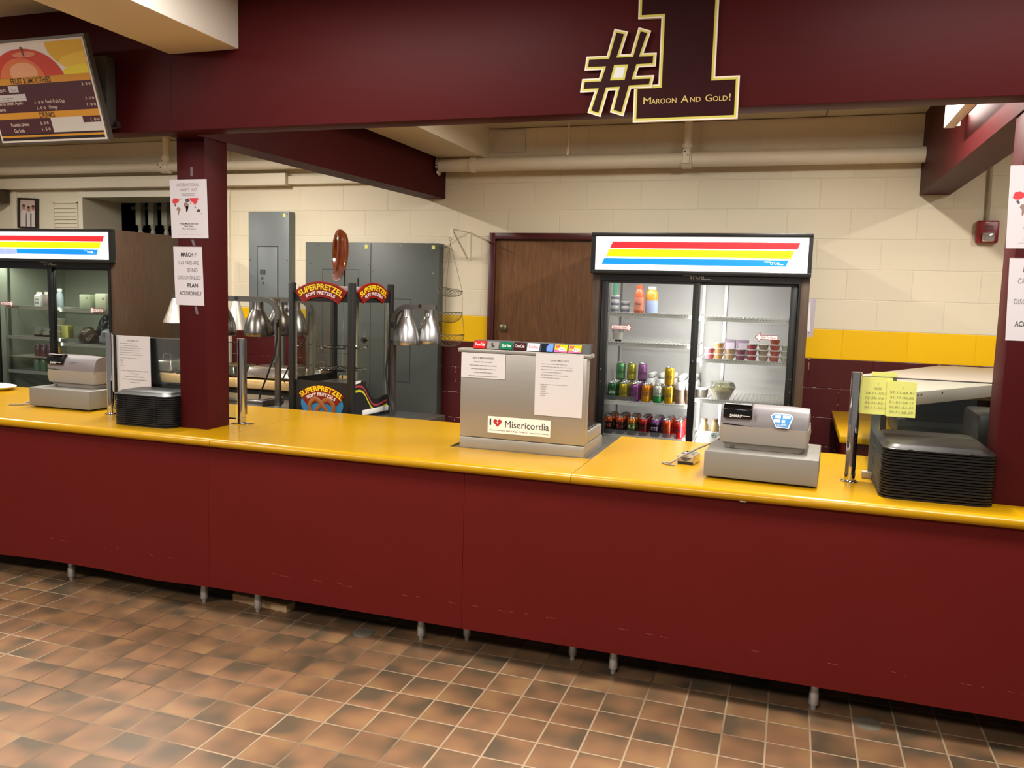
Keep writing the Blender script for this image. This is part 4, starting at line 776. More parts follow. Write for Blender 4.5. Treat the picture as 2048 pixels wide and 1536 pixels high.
# menu board
t = thing('menu_board', 'tilted menu board of fruit, smoothies and drinks hung from the fascia', 'menu board', (-2.34, -.25, 2.297))
o_ = Vector((-2.677, -.2, 2.297)); vx = Vector((1, 0, 0)); vv = Vector((0, -.141, .45)).normalized(); vn = vx.cross(vv); MW, MH = .674, .4716
mp = lambda u, v, d=0: o_+vx*u+vv*v+vn*d
def slab(b, u0, u1, v0, v1, d0, d1):
    A = [b.v(mp(*q, d1)) for q in ((u0, v0), (u1, v0), (u1, v1), (u0, v1))]; B = [b.v(mp(*q, d0)) for q in ((u0, v0), (u1, v0), (u1, v1), (u0, v1))]
    b.f(A); b.f(B[::-1]); [b.f([A[(k+1) % 4], A[k], B[k], B[(k+1) % 4]]) for k in range(4)]
b = MB(t).m(mat('board_grey', '6b665e', .4, metal=.5)); slab(b, 0, MW, 0, MH, -.03, -.002); b.build('frame', t)
b = MB(t).m(mat('board_white', 'e6ded2', .4)); slab(b, .009, MW-.009, .009, MH-.013, -.002, .001); fa = b.build('face_panel', t)
u0, u1 = .018, MW-.018; vt = MH-.022; vb = .018; Hh = vt-vb; fv = lambda f: vt-Hh*f
def pq(b, m_, a0, a1, f0, f1, d): b.m(m_); b.poly([mp(a0, fv(f1), d), mp(a1, fv(f1), d), mp(a1, fv(f0), d), mp(a0, fv(f0), d)])
mg = mat('menu_gold', 'd9992f', .5); mm_ = mat('menu_maroon', '4c1f28', .5); mbk = mat('menu_black', '1f1218', .5)
b = MB(t); pq(b, mat('menu_sky', 'ece6e4', .5), u0, u1, 0, .335, .0014)
def clipell(b, cx, cy, rx, ry, vmin, d, m_, a0=0, a1=2*PI, n=40):
    b.m(m_); pts = []
    for k in range(n):
        a = a0+(a1-a0)*k/(n-1 if a1-a0 < 6.2 else n); u = min(max(cx+rx*math.cos(a), u0), u1); v = min(max(cy+ry*math.sin(a), vmin), vt)
        if not pts or (abs(pts[-1][0]-u)+abs(pts[-1][1]-v)) > 1e-5: pts.append((u, v))
    b.poly([mp(u, v, d) for u, v in pts])
vm = fv(.335); fr = u1
clipell(b, u1-.0, vt-.005, .22, .13, vm, .0018, mat('banana', 'e2b62c', .5)); clipell(b, u1+.03, vm+.055, .19, .04, vm, .0022, mat('banana2', 'efcb4a', .5)); clipell(b, u1+.02, vm+.012, .17, .032, vm, .0024, mat('banana3', 'eddc3c', .5))
clipell(b, u1-.66, vm+.02, .22, .09, vm, .002, mat('peach_fruit', 'e79a5c', .5))
clipell(b, u1-.375, vm-.03, .23, .155, vm, .003, mat('apple', 'cf4430', .5)); clipell(b, u1-.40, vm-.02, .14, .105, vm, .0034, mat('apple_mid', 'e07a48', .5)); clipell(b, u1-.385, vm+.02, .085, .045, vm, .0038, mat('apple_light', 'ecae84', .5)); clipell(b, u1-.355, vm+.098, .07, .013, vm, .004, mat('apple_top', 'e08a6c', .5))
b.m(mat('apple_stem', '6d5138', .6)); b.poly([mp(u1-.362, vm+.09, .0044), mp(u1-.352, vm+.09, .0044), mp(u1-.357, vm+.132, .0044), mp(u1-.371, vm+.132, .0044)]); b.build('fruit_picture', fa)
b = MB(t); pq(b, mg, u0, u1, .335, .405, .0014); pq(b, mm_, u0, u1, .405, .70, .0014); pq(b, mg, u0, u1, .70, .768, .0014); pq(b, mm_, u0, u1, .768, .93, .0014); pq(b, mbk, u0, u1, .93, .945, .0014); pq(b, mg, u0, u1, .945, .968, .0014); pq(b, mbk, u0, u1, .968, 1, .0014)
pq(b, mat('cover_white', 'd6d2ca', .5), u1-.30, u1-.105, .768, .925, .0018); pq(b, MC['cover_white'], u1-.106, u1, .835, .925, .0018)
pq(b, M_paper, u1-.51, u1-.45, .415, .485, .0018); pq(b, M_paper, u1-.64, u1-.415, .505, .58, .0018); b.build('printed_bands', fa)
b = MB(t).m(mbk); b.text('FRUIT & SMOOTHIES', mp(u1-.36, fv(.397), .002), .034, vx, vv, .01, fit=.245); b.text('DRINKS', mp(u1-.315, fv(.763), .002), .034, vx, vv, .01, fit=.093)
b.m(mat('menu_letter', 'e8d8c8', .6))
for s, uu, ff, w in (('Fruit Yogurt', u1-.585, .472, .11), ('Granny Smith Apple', u1-.53, .615, .17), ('Banana', u1-.60, .675, .07), ('Fresh Fruit Cup', u1-.245, .615, .115), ('Orange', u1-.265, .675, .052), ('Fountain Drinks', u1-.50, .845, .115), ('Can Soda', u1-.515, .91, .065)): b.text(s, mp(uu, fv(ff), .0022), .022, vx, vv, .008, fit=w)
for s, uu, ff in (('3. 0 0', u1-.035, .455), ('1. 0 0', u1-.345, .615), ('3. 0 0', u1-.035, .60), ('1. 0 0', u1-.34, .675), ('1. 0 0', u1-.035, .665), ('2. 0 0', u1-.345, .835), ('1. 0 0', u1-.035, .82), ('1. 5 0', u1-.345, .90)): b.text(s, mp(uu, fv(ff), .0022), .017, vx, vv, .006, fit=.052)
b.m(M_grey); b.text('Yogurt', mp(u1-.48, fv(.47), .0022), .012, vx, vv); lines(b, mp(u1-.63, fv(.57), .0022), vx, vv, .2, 1, .01, .004, 4, full=1); lines(b, mp(u1-.63, fv(.545), .0022), vx, vv, .19, 1, .01, .003, 9, full=1); b.build('menu_lettering', fa)
b = MB(t).m(mat('case_grey', '4b4845', .5)); b.box(-2.62, -2.048, -.165, -.1075, 2.37, 2.70, .003); b.build('back_case', t)
b = MB(t).m(M_steel2); b.box(-2.048, -2.005, -.15, -.12, 2.372, 2.378); b.box(-2.02, -2.012, -.15, -.12, 2.378, 2.40); b.build('mounting_bracket', t)

def poster_night(x0, x1, z0, z1, label):
    t = thing('paper_poster', label, 'poster', ((x0+x1)/2, .06, z0), group='international night posters'); y = .0608; w = x1-x0; h = z1-z0; cx = (x0+x1)/2
    b = MB(t).m(mat('poster_paper', 'cbc5c9', .8)); sheet(b, x0, x1, y-.0012, z0, z1, sk=.008); b.build('sheet', t); y -= .0018
    b = MB(t).m(mat('title_ink', '9a8580', .8)); b.text('INTERNATIONAL', (cx, y, z1-.033*h/.285), .022, bold=.01, fit=w*.6); b.text('NIGHT 2017', (cx+.002, y, z1-.057*h/.285), .021, bold=.01, fit=w*.46)
    b.m(M_grey); lines(b, (x0+w*.2, y, z1-.25*h), XU, ZU, w*.62, 2, .008, .0028, 3, True, full=1)
    b.m(M_ink); b.text('Friday March 3rd 7pm', (cx+.004, y, z0+.235*h), .0105, bold=.015, fit=w*.5); b.text('East Gym', (cx+.004, y, z0+.195*h), .0105, bold=.015, fit=w*.24); b.text('Free Admission', (cx+.005, y, z0+.15*h), .0105, bold=.015, fit=w*.38)
    b.m(M_lgrey); lines(b, (x0+w*.2, y, z0+.10*h), XU, ZU, w*.66, 2, .011, .0025, 5, True, full=1); b.build('printing', t)
    b = MB(t); q = lambda P, m_: (b.m(m_), b.poly([(x0+w*(.07+.86*u), y, z0+h*(.355+.33*v)) for u, v in P]))
    red = mat('map_red', 'c8323c', .7); dk = mat('map_dark', '4a4248', .7); br = mat('map_brown', '8a7268', .7)
    q([(0, .78), (.03, .98), (.12, 1), (.22, .92), (.21, .82), (.16, .76), (.10, .70), (.04, .72)], red); q([(.20, .97), (.27, 1.0), (.30, .92), (.24, .88)], mat('map_pale', 'b9a8a8', .7))
    q([(.06, .66), (.10, .68), (.13, .58), (.10, .55)], dk); q([(.15, .52), (.21, .54), (.27, .42), (.22, .28), (.20, .12), (.175, .14), (.17, .34), (.13, .42)], br)
    q([(.37, .74), (.46, .78), (.52, .68), (.50, .46), (.47, .28), (.44, .28), (.43, .50), (.36, .58)], br); q([(.43, .56), (.51, .60), (.50, .44), (.47, .29), (.44, .30)], dk); q([(.42, .96), (.52, .99), (.56, .84), (.49, .78), (.42, .82)], dk); q([(.54, .80), (.60, .80), (.62, .68), (.56, .66)], mat('map_pale', '', .7))
    q([(.55, 1.0), (.80, 1.0), (.86, .94), (.79, .90), (.80, .80), (.74, .70), (.72, .60), (.69, .70), (.62, .80), (.56, .88)], red); q([(.70, .56), (.73, .56), (.76, .48), (.73, .48)], dk); q([(.76, .34), (.82, .44), (.89, .40), (.87, .28), (.79, .27)], dk); q([(.90, .2), (.94, .24), (.93, .18), (.91, .16)], br)
    b.build('world_map', t)
def poster_march(x0, x1, z0, z1, label):
    t = thing('paper_poster', label, 'poster', ((x0+x1)/2, .06, z0), group='discontinued tabs notices'); y = .0608; w = x1-x0; h = z1-z0; cx = (x0+x1)/2
    b = MB(t).m(mat('poster_paper', 'cbc5c9', .8)); sheet(b, x0, x1, y-.0012, z0, z1, sk=.010); b.build('sheet', t); y -= .0018
    b = MB(t)
    for s, f_, ww, m_, bo, dx in (('MARCH 1', .165, .50, M_ink, .03, -.0), ('CAF TABS ARE', .305, .70, mat('ink_mid', '6c686c', .8), .0, .0), ('BEING', .43, .36, MC['ink_mid'], .0, .02), ('DISCONTINUED', .555, .80, MC['ink_mid'], 0, .0), ('PLAN', .69, .36, M_ink, .03, .02), ('ACCORDINGLY', .825, .78, mat('ink_dark', '3a383c', .8), .015, .005)):
        b.m(m_); b.text(s, (cx+dx+.004+.008*f_, y, z1-h*f_), .027, bold=bo, fit=w*ww)
    b.m(MC['ink_mid']); b.text('st', (cx+w*.30, y, z1-h*.13), .012); b.build('printing', t)
poster_night(-1.884, -1.662, 1.862, 2.150, 'international night poster with a world map on the left pillar')
poster_march(-1.868, -1.694, 1.528, 1.820, 'march notice about tabs under the world map poster on the left pillar')
poster_night(1.822, 2.044, 1.848, 2.143, 'international night poster at the right edge on the right pillar')
poster_march(1.846, 2.02, 1.514, 1.813, 'march notice about tabs at the right edge on the right pillar')
tm = glass('clear_tape', 'f4e4e4', .6, haze=.16)
for (x, z, l, s, lb) in ((-1.758, 2.165, .045, 0, 'strip of clear tape above the world map poster on the left pillar'), (-1.76, 1.826, .03, .012, 'strip of clear tape between the two posters on the left pillar'), (-1.745, 1.485, .038, .01, 'strip of clear tape below the march notice on the left pillar')):
    b = MB().m(tm); b.poly([(x+s, .0612, z), (x+s+.015, .0612, z), (x+.015, .0612, z+l), (x, .0612, z+l)]); b.build('tape_strip', label=lb, cat='tape')

# ---------------------------------------------------------------- pretzel warmer
WC = Vector((-1.552, 1.19, .846))
t = thing('steel_table', 'stainless steel table under the pretzel warmer and heat lamps', 'table', (-1.45, 1.2, 0)); b = MB(t).m(mat('table_steel', '8d8f90', .3, metal=.9)); b.box(-1.93, -.965, .935, 1.475, .80, .845, .004); b.build('table_top', t)
for x in (-1.90, -1.0):
    for y in (.965, 1.445): b = MB(t).m(M_steel2); b.cyl((x, y), .017, 0, .80, 12); b.build('leg', t)
t = thing('pretzel_warmer', 'black glass-sided soft pretzel warmer with red arched signs', 'food warmer', WC, -.08)
h_ = .215; b = MB().m(M_blackm)
b.box(-h_+.02, h_-.02, -h_+.002, -h_+.02, .0, .222); b.box(-h_+.02, h_-.02, -h_, h_-.02, .0, .02); b.build('front_panel', t)
b = MB().m(M_steel2); b.box(-h_+.02, h_-.012, -h_+.021, h_-.02, .021, .045); b.box(-.11, .11, -.11, .11, .045, .21, .01); b.build('heater_base', t)
side = [(-h_+.02, 0), (h_-.015, 0), (h_-.015, .125), (.07, .105), (.03, .108), (0, .125), (-.035, .165), (-.07, .21), (-.10, .232), (-.13, .236), (-h_+.02, .236)]
b = MB().m(M_blackm); b.prism(side, h_-.012, h_, 'x'); sp_ = b.build('side_panel', t)
b = MB()
for c, d0, d1 in (('b03a4a', .028, .040), ('c6c630', .055, .070)):
    cur = [(-h_+.02, .236), (-.13, .236), (-.10, .228), (-.07, .205), (-.035, .16), (0, .121), (.03, .104), (.07, .10), (h_-.03, .12)]
    b.m(mat('stripe_'+c, c, .5)); A = [(y, z-d0) for y, z in cur]; B = [(y, z-d1) for y, z in cur]
    for i in range(len(cur)-1): b.poly([(h_+.0008, *A[i]), (h_+.0008, *B[i]), (h_+.0008, *B[i+1]), (h_+.0008, *A[i+1])])
b.m(M_white); b.poly([(h_+.0008, -h_+.02, .236), (h_+.0008, -h_+.02, .215), (h_+.0008, -.12, .222), (h_+.0008, -.115, .236)]); b.build('side_stripes', sp_)
b = MB().m(M_white); b.box(h_-.012, h_+.004, -.10, h_-.02, .018, .05, .002); b.build('white_skirt', t)
b = MB().m(M_blackm); b.box(-h_, -h_+.012, -h_+.02, h_-.02, 0, .236); b.build('side_panel', t)
for nm, x, y, top in (('corner_post', -h_, -h_, .818), ('corner_post', h_, -h_, .822), ('corner_post', h_, h_, .822), ('corner_post', -h_, h_, .80)):
    b = MB().m(M_blackm); r = .021 if (x > 0 and y < 0) else .02; b.box(x-r, x+r*.8, y-r, y+r, 0, top, .008); b.build(nm, t)
b = MB().m(M_blackm); b.box(-h_+.018, h_-.018, -h_, -h_+.02, .705, .772); b.box(h_-.02, h_, -h_+.018, h_-.018, .705, .772); b.box(-h_, -h_+.02, -h_+.018, h_-.018, .705, .772); b.box(-h_+.018, h_-.018, h_-.02, h_, .705, .772); b.build('header_frame', t)
b = MB().m(mat('canopy_pink', 'b9a2a0', .5)); b.box(-h_+.021, h_-.021, -h_+.021, h_-.021, .742, .80, .01); b.build('roof', t)
b = MB().m(M_glass); b.poly([(-h_+.02, -h_+.01, .222), (h_-.02, -h_+.01, .222), (h_-.02, -h_+.01, .705), (-h_+.02, -h_+.01, .705)]); b.build('glass_pane', t)
b = MB().m(M_glass); b.poly([(h_-.01, -h_+.02, .1), (h_-.01, h_-.02, .1), (h_-.01, h_-.02, .705), (h_-.01, -h_+.02, .705)]); b.build('glass_pane', t)
b = MB().m(glass('side_glass', 'f4f8f6', .35)); b.poly([(-h_+.006, h_-.02, .1), (-h_+.006, -h_+.02, .1), (-h_+.006, -h_+.02, .705), (-h_+.006, h_-.02, .705)]); b.build('glass_pane', t)
b = MB().m(mat('trim_steel', 'c6c2b6', .3, metal=.7)); b.box(-h_+.018, -h_+.026, -h_+.003, -h_+.009, .222, .705); b.build('glass_trim', t); b = MB().m(MC['trim_steel']); b.box(h_-.026, h_-.018, -h_+.003, -h_+.009, .222, .705); b.build('glass_trim', t); b = MB().m(MC['trim_steel']); b.box(h_-.008, h_-.001, h_-.045, h_-.02, .1, .705); b.build('glass_trim', t)
b = MB().m(mat('cream_metal', 'bdb69a', .5)); b.box(-.06, -.02, h_-.02, h_-.008, .03, .705); b.build('back_door_stile', t)
b = MB().m(M_chrome); b.lathe([(0, 0), (.020, 0), (.020, .006), (0, .008)], (0, 0, 0), 16, rx=1) if False else b.tube([(.03, h_-.012, .46), (.03, h_-.03, .46)], [.022, .018], 14); b.build('door_knob', t)
b = MB().m(M_chrome); b.tube([(0, 0, .21), (0, 0, .70)], .004, 8); b.build('rack_spindle', t)
for z in (.285, .42, ):
    b = MB().m(M_chrome)
    for r in (.15, .10): b.tube([(r*math.cos(2*PI*k/28), r*math.sin(2*PI*k/28), z) for k in range(28)], .0028, 6, True)
    for k in range(4): a = PI/4+k*PI/2; b.tube([(0, 0, z), (.15*math.cos(a), .15*math.sin(a), z), (.165*math.cos(a), .165*math.sin(a), z+.02)], .0025, 6)
    b.build('wire_rack', t)
def archsign(b, O, ux, un, w, sag, th, m_red, m_dark, cut=.75):
    """arched plaque: O centre of its top edge"""
    R = (w*w/4+sag*sag)/(2*sag); a0 = math.asin(min(1, w/2/R)); uz = Vector((0, 0, 1)); O, ux, un = Vector(O), Vector(ux), Vector(un); c = O-uz*R
    P = lambda a, r, d: c+ux*(r*math.sin(a))+uz*(r*math.cos(a))+un*d
    def band(r0, r1, am, d0, d1, mm):
        b.m(mm); N = 20; A = []; B = []
        for k in range(N+1): a = -am+2*am*k/N; A.append((P(a, r1, d1), P(a, r1, d0))); B.append((P(a*.93, r0, d1), P(a*.93, r0, d0)))
        va = [(b.v(x), b.v(y)) for x, y in A]; vb_ = [(b.v(x), b.v(y)) for x, y in B]
        for k in range(N):
            b.f([vb_[k][0], vb_[k+1][0], va[k+1][0], va[k][0]]); b.f([va[k][0], va[k+1][0], va[k+1][1], va[k][1]]); b.f([vb_[k+1][0], vb_[k][0], vb_[k][1], vb_[k+1][1]]); 
        b.f([va[0][0], va[0][1], vb_[0][1], vb_[0][0]]); b.f([vb_[N][0], vb_[N][1], va[N][1], va[N][0]])
    band(R-th, R, a0, 0, .010, m_red); band(R-th+.007, R-.007, a0*.96, .010, .0115, m_dark)
    return R, c, P
M_sred = mat('plaque_red', 'a3221c', .3); M_sred2 = mat('plaque_dark_red', '7a1a16', .35); M_sy = mat('plaque_yellow', 'f3d21c', .4); M_sw = mat('plaque_white', 'eadfe2', .4)
def brand(b, R, c, ux, un, r1, s1, w1, r2, s2, w2, d):
    uz = Vector((0, 0, 1)); ux, un = Vector(ux), Vector(un)
    for s, r, sz, w, m_ in (('SUPERPRETZEL', r1, s1, w1, M_sy), ('SOFT PRETZELS', r2, s2, w2, M_sw)):
        b.m(m_); wp = lambda a, q: tuple(c+ux*((r+q)*math.sin(a/r))+uz*((r+q)*math.cos(a/r))+un*d)
        b.text(s, (0, 0, 0), sz, warp=wp, bold=.035, fit=w)
for ux, un, O, w in (((1, 0, 0), (0, -1, 0), (-.004, -h_, .826), .375), ((0, 1, 0), (1, 0, 0), (h_, .0, .828), .345)):
    b = MB(); R, c, P = archsign(b, O, ux, un, w, .062, .092, M_sred, M_sred2); sgn = b.build('arched_sign', t)
    b = MB(); brand(b, R, c, ux, un, R-.047, .046, w*.84, R-.076, .026, w*.56, .0122); b.build('sign_lettering', sgn)
b = MB(); b.m(mat('logo_blue', '2f7fae', .5)); b.poly([(.0+.155*math.cos(2*PI*k/32), -h_+.0012, .085+.095*math.sin(2*PI*k/32) if math.sin(2*PI*k/32) > -.9 else .0) for k in range(32)])
R, c, P = archsign(b, (-.004, -h_+.0, .200), (1, 0, 0), (0, -.12, 0), .335, .058, .105, M_sred2, M_sred2); brand(b, R, c, (1, 0, 0), (0, -1, 0), R-.034, .044, .31, R-.064, .027, .21, .003); lg = b.build('front_logo', t)
def pretzel_pts(s, n=60):
    out = []
    ctl = [(-.30, -.42), (-.12, -.20), (.16, .05), (.42, .28), (.62, .42), (.88, .30), (.92, -.02), (.74, -.30), (.40, -.44), (0, -.48), (-.40, -.44), (-.74, -.30), (-.92, -.02), (-.88, .30), (-.62, .42), (-.42, .28), (-.16, .05), (.12, -.20), (.30, -.42)]
    def cr(p0, p1, p2, p3, t_): return tuple(.5*((2*p1[k])+(-p0[k]+p2[k])*t_+(2*p0[k]-5*p1[k]+4*p2[k]-p3[k])*t_*t_+(-p0[k]+3*p1[k]-3*p2[k]+p3[k])*t_**3) for k in (0, 1))
    C2 = [ctl[0]]+ctl+[ctl[-1]]
    for i in range(len(C2)-3):
        for k in range(4): out.append(cr(C2[i], C2[i+1], C2[i+2], C2[i+3], k/4))
    out.append(ctl[-1]); return [(x*s, y*s) for x, y in out]
M_pz = mat('pretzel_brown', '9a5a30', .4, noise=.25, nscale=20)
b = MB().m(M_pz)
for sx, dy in ((-1, 0), (1, -.006)):
    c_ = [(-.72, -.95), (-.93, -.35), (-.88, .12), (-.55, .48), (-.18, .36), (.10, -.02), (.40, -.45), (.62, -.95)]; c2 = []
    for k in range(len(c_)-1):
        for q in range(5):
            f = q/5; p0, p1, p2, p3 = c_[max(0, k-1)], c_[k], c_[k+1], c_[min(len(c_)-1, k+2)]; c2.append(tuple(.5*((2*p1[m])+(-p0[m]+p2[m])*f+(2*p0[m]-5*p1[m]+4*p2[m]-p3[m])*f*f+(-p0[m]+3*p1[m]-3*p2[m]+p3[m])*f**3) for m in (0, 1)))
    b.tube([(sx*x*.095, -h_-.004+dy, .078+y*.075) for x, y in c2], .0135, 8)
b.bm.verts.ensure_lookup_table()
for v in b.bm.verts: v.co.y = -h_-.0035+(v.co.y+h_+.004)*.18
b.build('printed_pretzel', lg)
b = MB().m(mat('black_rod', '101010', .4)); b.tube([(.0, .02, .79), (.0, .02, .90)], .005, 8); b.build('topper_rod', t)
M_pz2 = mat('topper_pretzel', '7d3c1c', .18, noise=.35, nscale=14, coat=.6)
pp = pretzel_pts(.165)
b = MB().m(M_pz2)
pts = []; n = len(pp)
for i, (x, y) in enumerate(pp): d = .014*math.sin(PI*i/(n-1)*5); pts.append((x*.92, d*1.4, y*1.0))
pts = [(p[0]+.0, .02+p[1], .985+p[2]*1.75+.012) for p in pts]
b.tube(pts, .027, 10); b.m(M_white); rnd = random.Random(5)
for k in range(40): p = pts[rnd.randrange(len(pts))]; a = rnd.uniform(0, 2*PI); q = (p[0]+.0235*math.cos(a), p[1]+.0235*math.sin(a)*.6, p[2]+rnd.uniform(-.01, .01)); b.box(q[0]-.0015, q[0]+.0015, q[1]-.0015, q[1]+.0015, q[2]-.0015, q[2]+.0015)
o = b.build('pretzel_topper', t); o.rotation_euler[2] = 2.17-.06

# ---------------------------------------------------------------- heat lamps
def shade(b, x, y, z0, z1, r, cone=False):
    h = z1-z0
    if cone: pf = [(r-.002, 0), (r, .002), (r*.96, .02), (r*.62, h*.5), (r*.30, h*.93), (r*.26, h), (0, h)]
    else: pf = [(r-.002, 0), (r, .002), (r*.985, .03), (r*.93, h*.28), (r*.80, h*.48), (r*.60, h*.66), (r*.44, h*.76), (r*.40, h*.82), (r*.38, h), (0, h)]
    inner = [(q*.97, z) for q, z in pf[:-1]][::-1]
    b.lathe([(inner[0][0]*.0, inner[0][1]-.004)]+[(q, max(0, z-.003)) for q, z in inner]+pf, (x, y, z0), 28)
def lamp(label, post, y, arm_x, z_arm, base_z, lamps, group, bar=.028, cone=False, extra=None, shade_m=None):
    px = post; t = thing('heat_lamp', label, 'heat lamp', (px, y, base_z), group=group)
    b = MB(t).m(mat('lamp_frame', '8b8986', .3, metal=.9)); s_ = -1 if arm_x < px else 1; R = .10; pts = [(px, base_z), (px, z_arm-R)]
    for k in range(1, 9): a = PI/2*k/8; pts.append((px+s_*R*(1-math.cos(a)), z_arm-R+R*math.sin(a)))
    pts.append((arm_x, z_arm)); L_, R2 = [], []
    for i, (x, z) in enumerate(pts):
        p0 = Vector(pts[max(0, i-1)]); p1 = Vector(pts[min(len(pts)-1, i+1)]); d = (p1-p0).normalized(); nn = Vector((-d.y, d.x))*bar/2; L_.append((x+nn.x, z+nn.y)); R2.append((x-nn.x, z-nn.y))
    for i in range(len(pts)-1):
        q = [L_[i], L_[i+1], R2[i+1], R2[i]]; A = [b.v(a_, y-.014, c_) for a_, c_ in q]; B = [b.v(a_, y+.014, c_) for a_, c_ in q]; b.f(A); b.f(B[::-1]); b.f([A[1], A[0], B[0], B[1]]); b.f([A[3], A[2], B[2], B[3]])
        if i == 0: b.f([A[0], A[3], B[3], B[0]])
        if i == len(pts)-2: b.f([A[2], A[1], B[1], B[2]])
    bmesh.ops.recalc_face_normals(b.bm, faces=b.bm.faces[:]); b.build('frame', t)
    for (x, yy, z0, r) in lamps:
        b = MB(t).m(shade_m or M_alu); shade(b, x, yy, z0, z_arm-.016, r, cone); sh = b.build('lamp_shade', t, smooth=50)
        b = MB(t).m(mat('bulb', 'e9dfd0', .3)); b.lathe([(0, .03), (.03, .05), (.028, .08), (.015, .11), (0, .12)], (x, yy, z0), 14); b.build('bulb', sh)
        if not cone: b = MB(t).m(M_blackm); b.disc((x+.018, yy-r*.47, z0+(z_arm-z0)*.72), (1, 0, 0), (0, .3, 1), .004, 8); b.build('vent_hole', sh)
        if abs(yy-y) > .02: b = MB(t).m(mat('lamp_frame', '8b8986', .3, metal=.9)); b.box(x-.012, x+.012, min(y, yy), max(y, yy), z_arm-.016, z_arm+.008); b.build('cross_arm', t)
    if extra: extra(t)
def exR(t):
    b = MB(t).m(M_blackm); b.box(-1.262, -1.246, 1.279, 1.286, 1.40, 1.435, .001); b.build('switch', t)
    b = MB(t).m(M_blackm); b.box(-1.264, -1.244, 1.275, 1.286, 1.305, 1.325, .002); b.build('knob', t)
    b = MB(t).m(M_blackm); b.disc((-1.07, 1.2855, 1.538), (1, 0, 0), (0, 0, 1), .012, 14); b.build('maker_plate', t)
lamp('double heat lamp right of the pretzel warmer with two dull silver shades', -1.253, 1.30, -.965, 1.533, .846, [(-1.165, 1.30, 1.294, .083), (-1.068, 1.42, 1.300, .083)], 'heat lamps', extra=exR)
def exL(t):
    b = MB(t).m(M_blackm); b.lathe([(0, 0), (.001, 0)], (0, 0, 0), 4) if False else b.disc((-2.41, 1.2855, 1.548), (1.5, 0, 0), (0, 0, 1), .012, 14); b.build('maker_plate', t)
    b = MB(t).m(M_blackm); b.box(-2.092, -2.082, 1.275, 1.286, 1.37, 1.42, .001); b.build('switch', t)
lamp('large curved heat lamp stand just right of the left pillar', -2.098, 1.30, -2.72, 1.545, .846, [(-2.253, 1.30, 1.302, .094), (-2.535, 1.30, 1.298, .094), (-2.20, 1.46, 1.302, .094)], 'heat lamps', .034, extra=exL, shade_m=mat('dark_aluminium', '85827d', .28, metal=.95))
lamp('heat lamp stand half hidden behind the left post of the pretzel warmer', -2.126, 1.75, -2.69, 1.54, .952, [(-2.262, 1.75, 1.292, .094), (-2.40, 1.86, 1.30, .094)], 'heat lamps', .034)
lamp('heat lamp stand with bright cone shades seen behind the left pillar', -2.62, 2.13, -3.66, 1.535, .952, [(-2.95, 2.0, 1.293, .094), (-3.52, 2.0, 1.325, .092), (-3.36, 2.06, 1.325, .092)], 'heat lamps', .03, cone=True, shade_m=mat('bright_aluminium', 'd8d4ca', .35, metal=.6))
t = thing('steel_table', 'stainless steel table under the large curved heat lamp', 'table', (-2.4, 1.3, 0)); b = MB(t).m(MC['table_steel']); b.box(-3.05, -1.94, 1.12, 1.56, .80, .845, .004); b.build('table_top', t)
for x in (-3.0, -1.99):
    for y in (1.15, 1.53): b = MB(t).m(M_steel2); b.cyl((x, y), .017, 0, .80, 12); b.build('leg', t)
b = MB().m(M_blackm); b.tube([(-2.088, 1.268, 1.40), (-2.08, 1.262, 1.30), (-2.10, 1.262, 1.18), (-2.15, 1.255, 1.05), (-2.20, 1.25, .93), (-2.22, 1.25, .85)], .006, 8); b.build('power_cord', label='black cord hanging from the large curved heat lamp', cat='cord')
b = MB().m(M_blackm); b.tube([(-1.258, 1.262, 1.31), (-1.272, 1.258, 1.22), (-1.285, 1.258, 1.12), (-1.265, 1.26, .98), (-1.235, 1.26, .87), (-1.23, 1.26, .849)], .006, 8); b.build('power_cord', label='black cord hanging from the right double heat lamp', cat='cord')
b = MB().m(M_blackm); b.tube([(-2.13, 1.72, 1.46), (-2.125, 1.70, 1.33), (-2.16, 1.68, 1.22), (-2.25, 1.66, 1.08), (-2.32, 1.68, .97), (-2.33, 1.72, .956)], .006, 8); b.build('power_cord', label='black cord seen through the glass of the pretzel warmer', cat='cord')
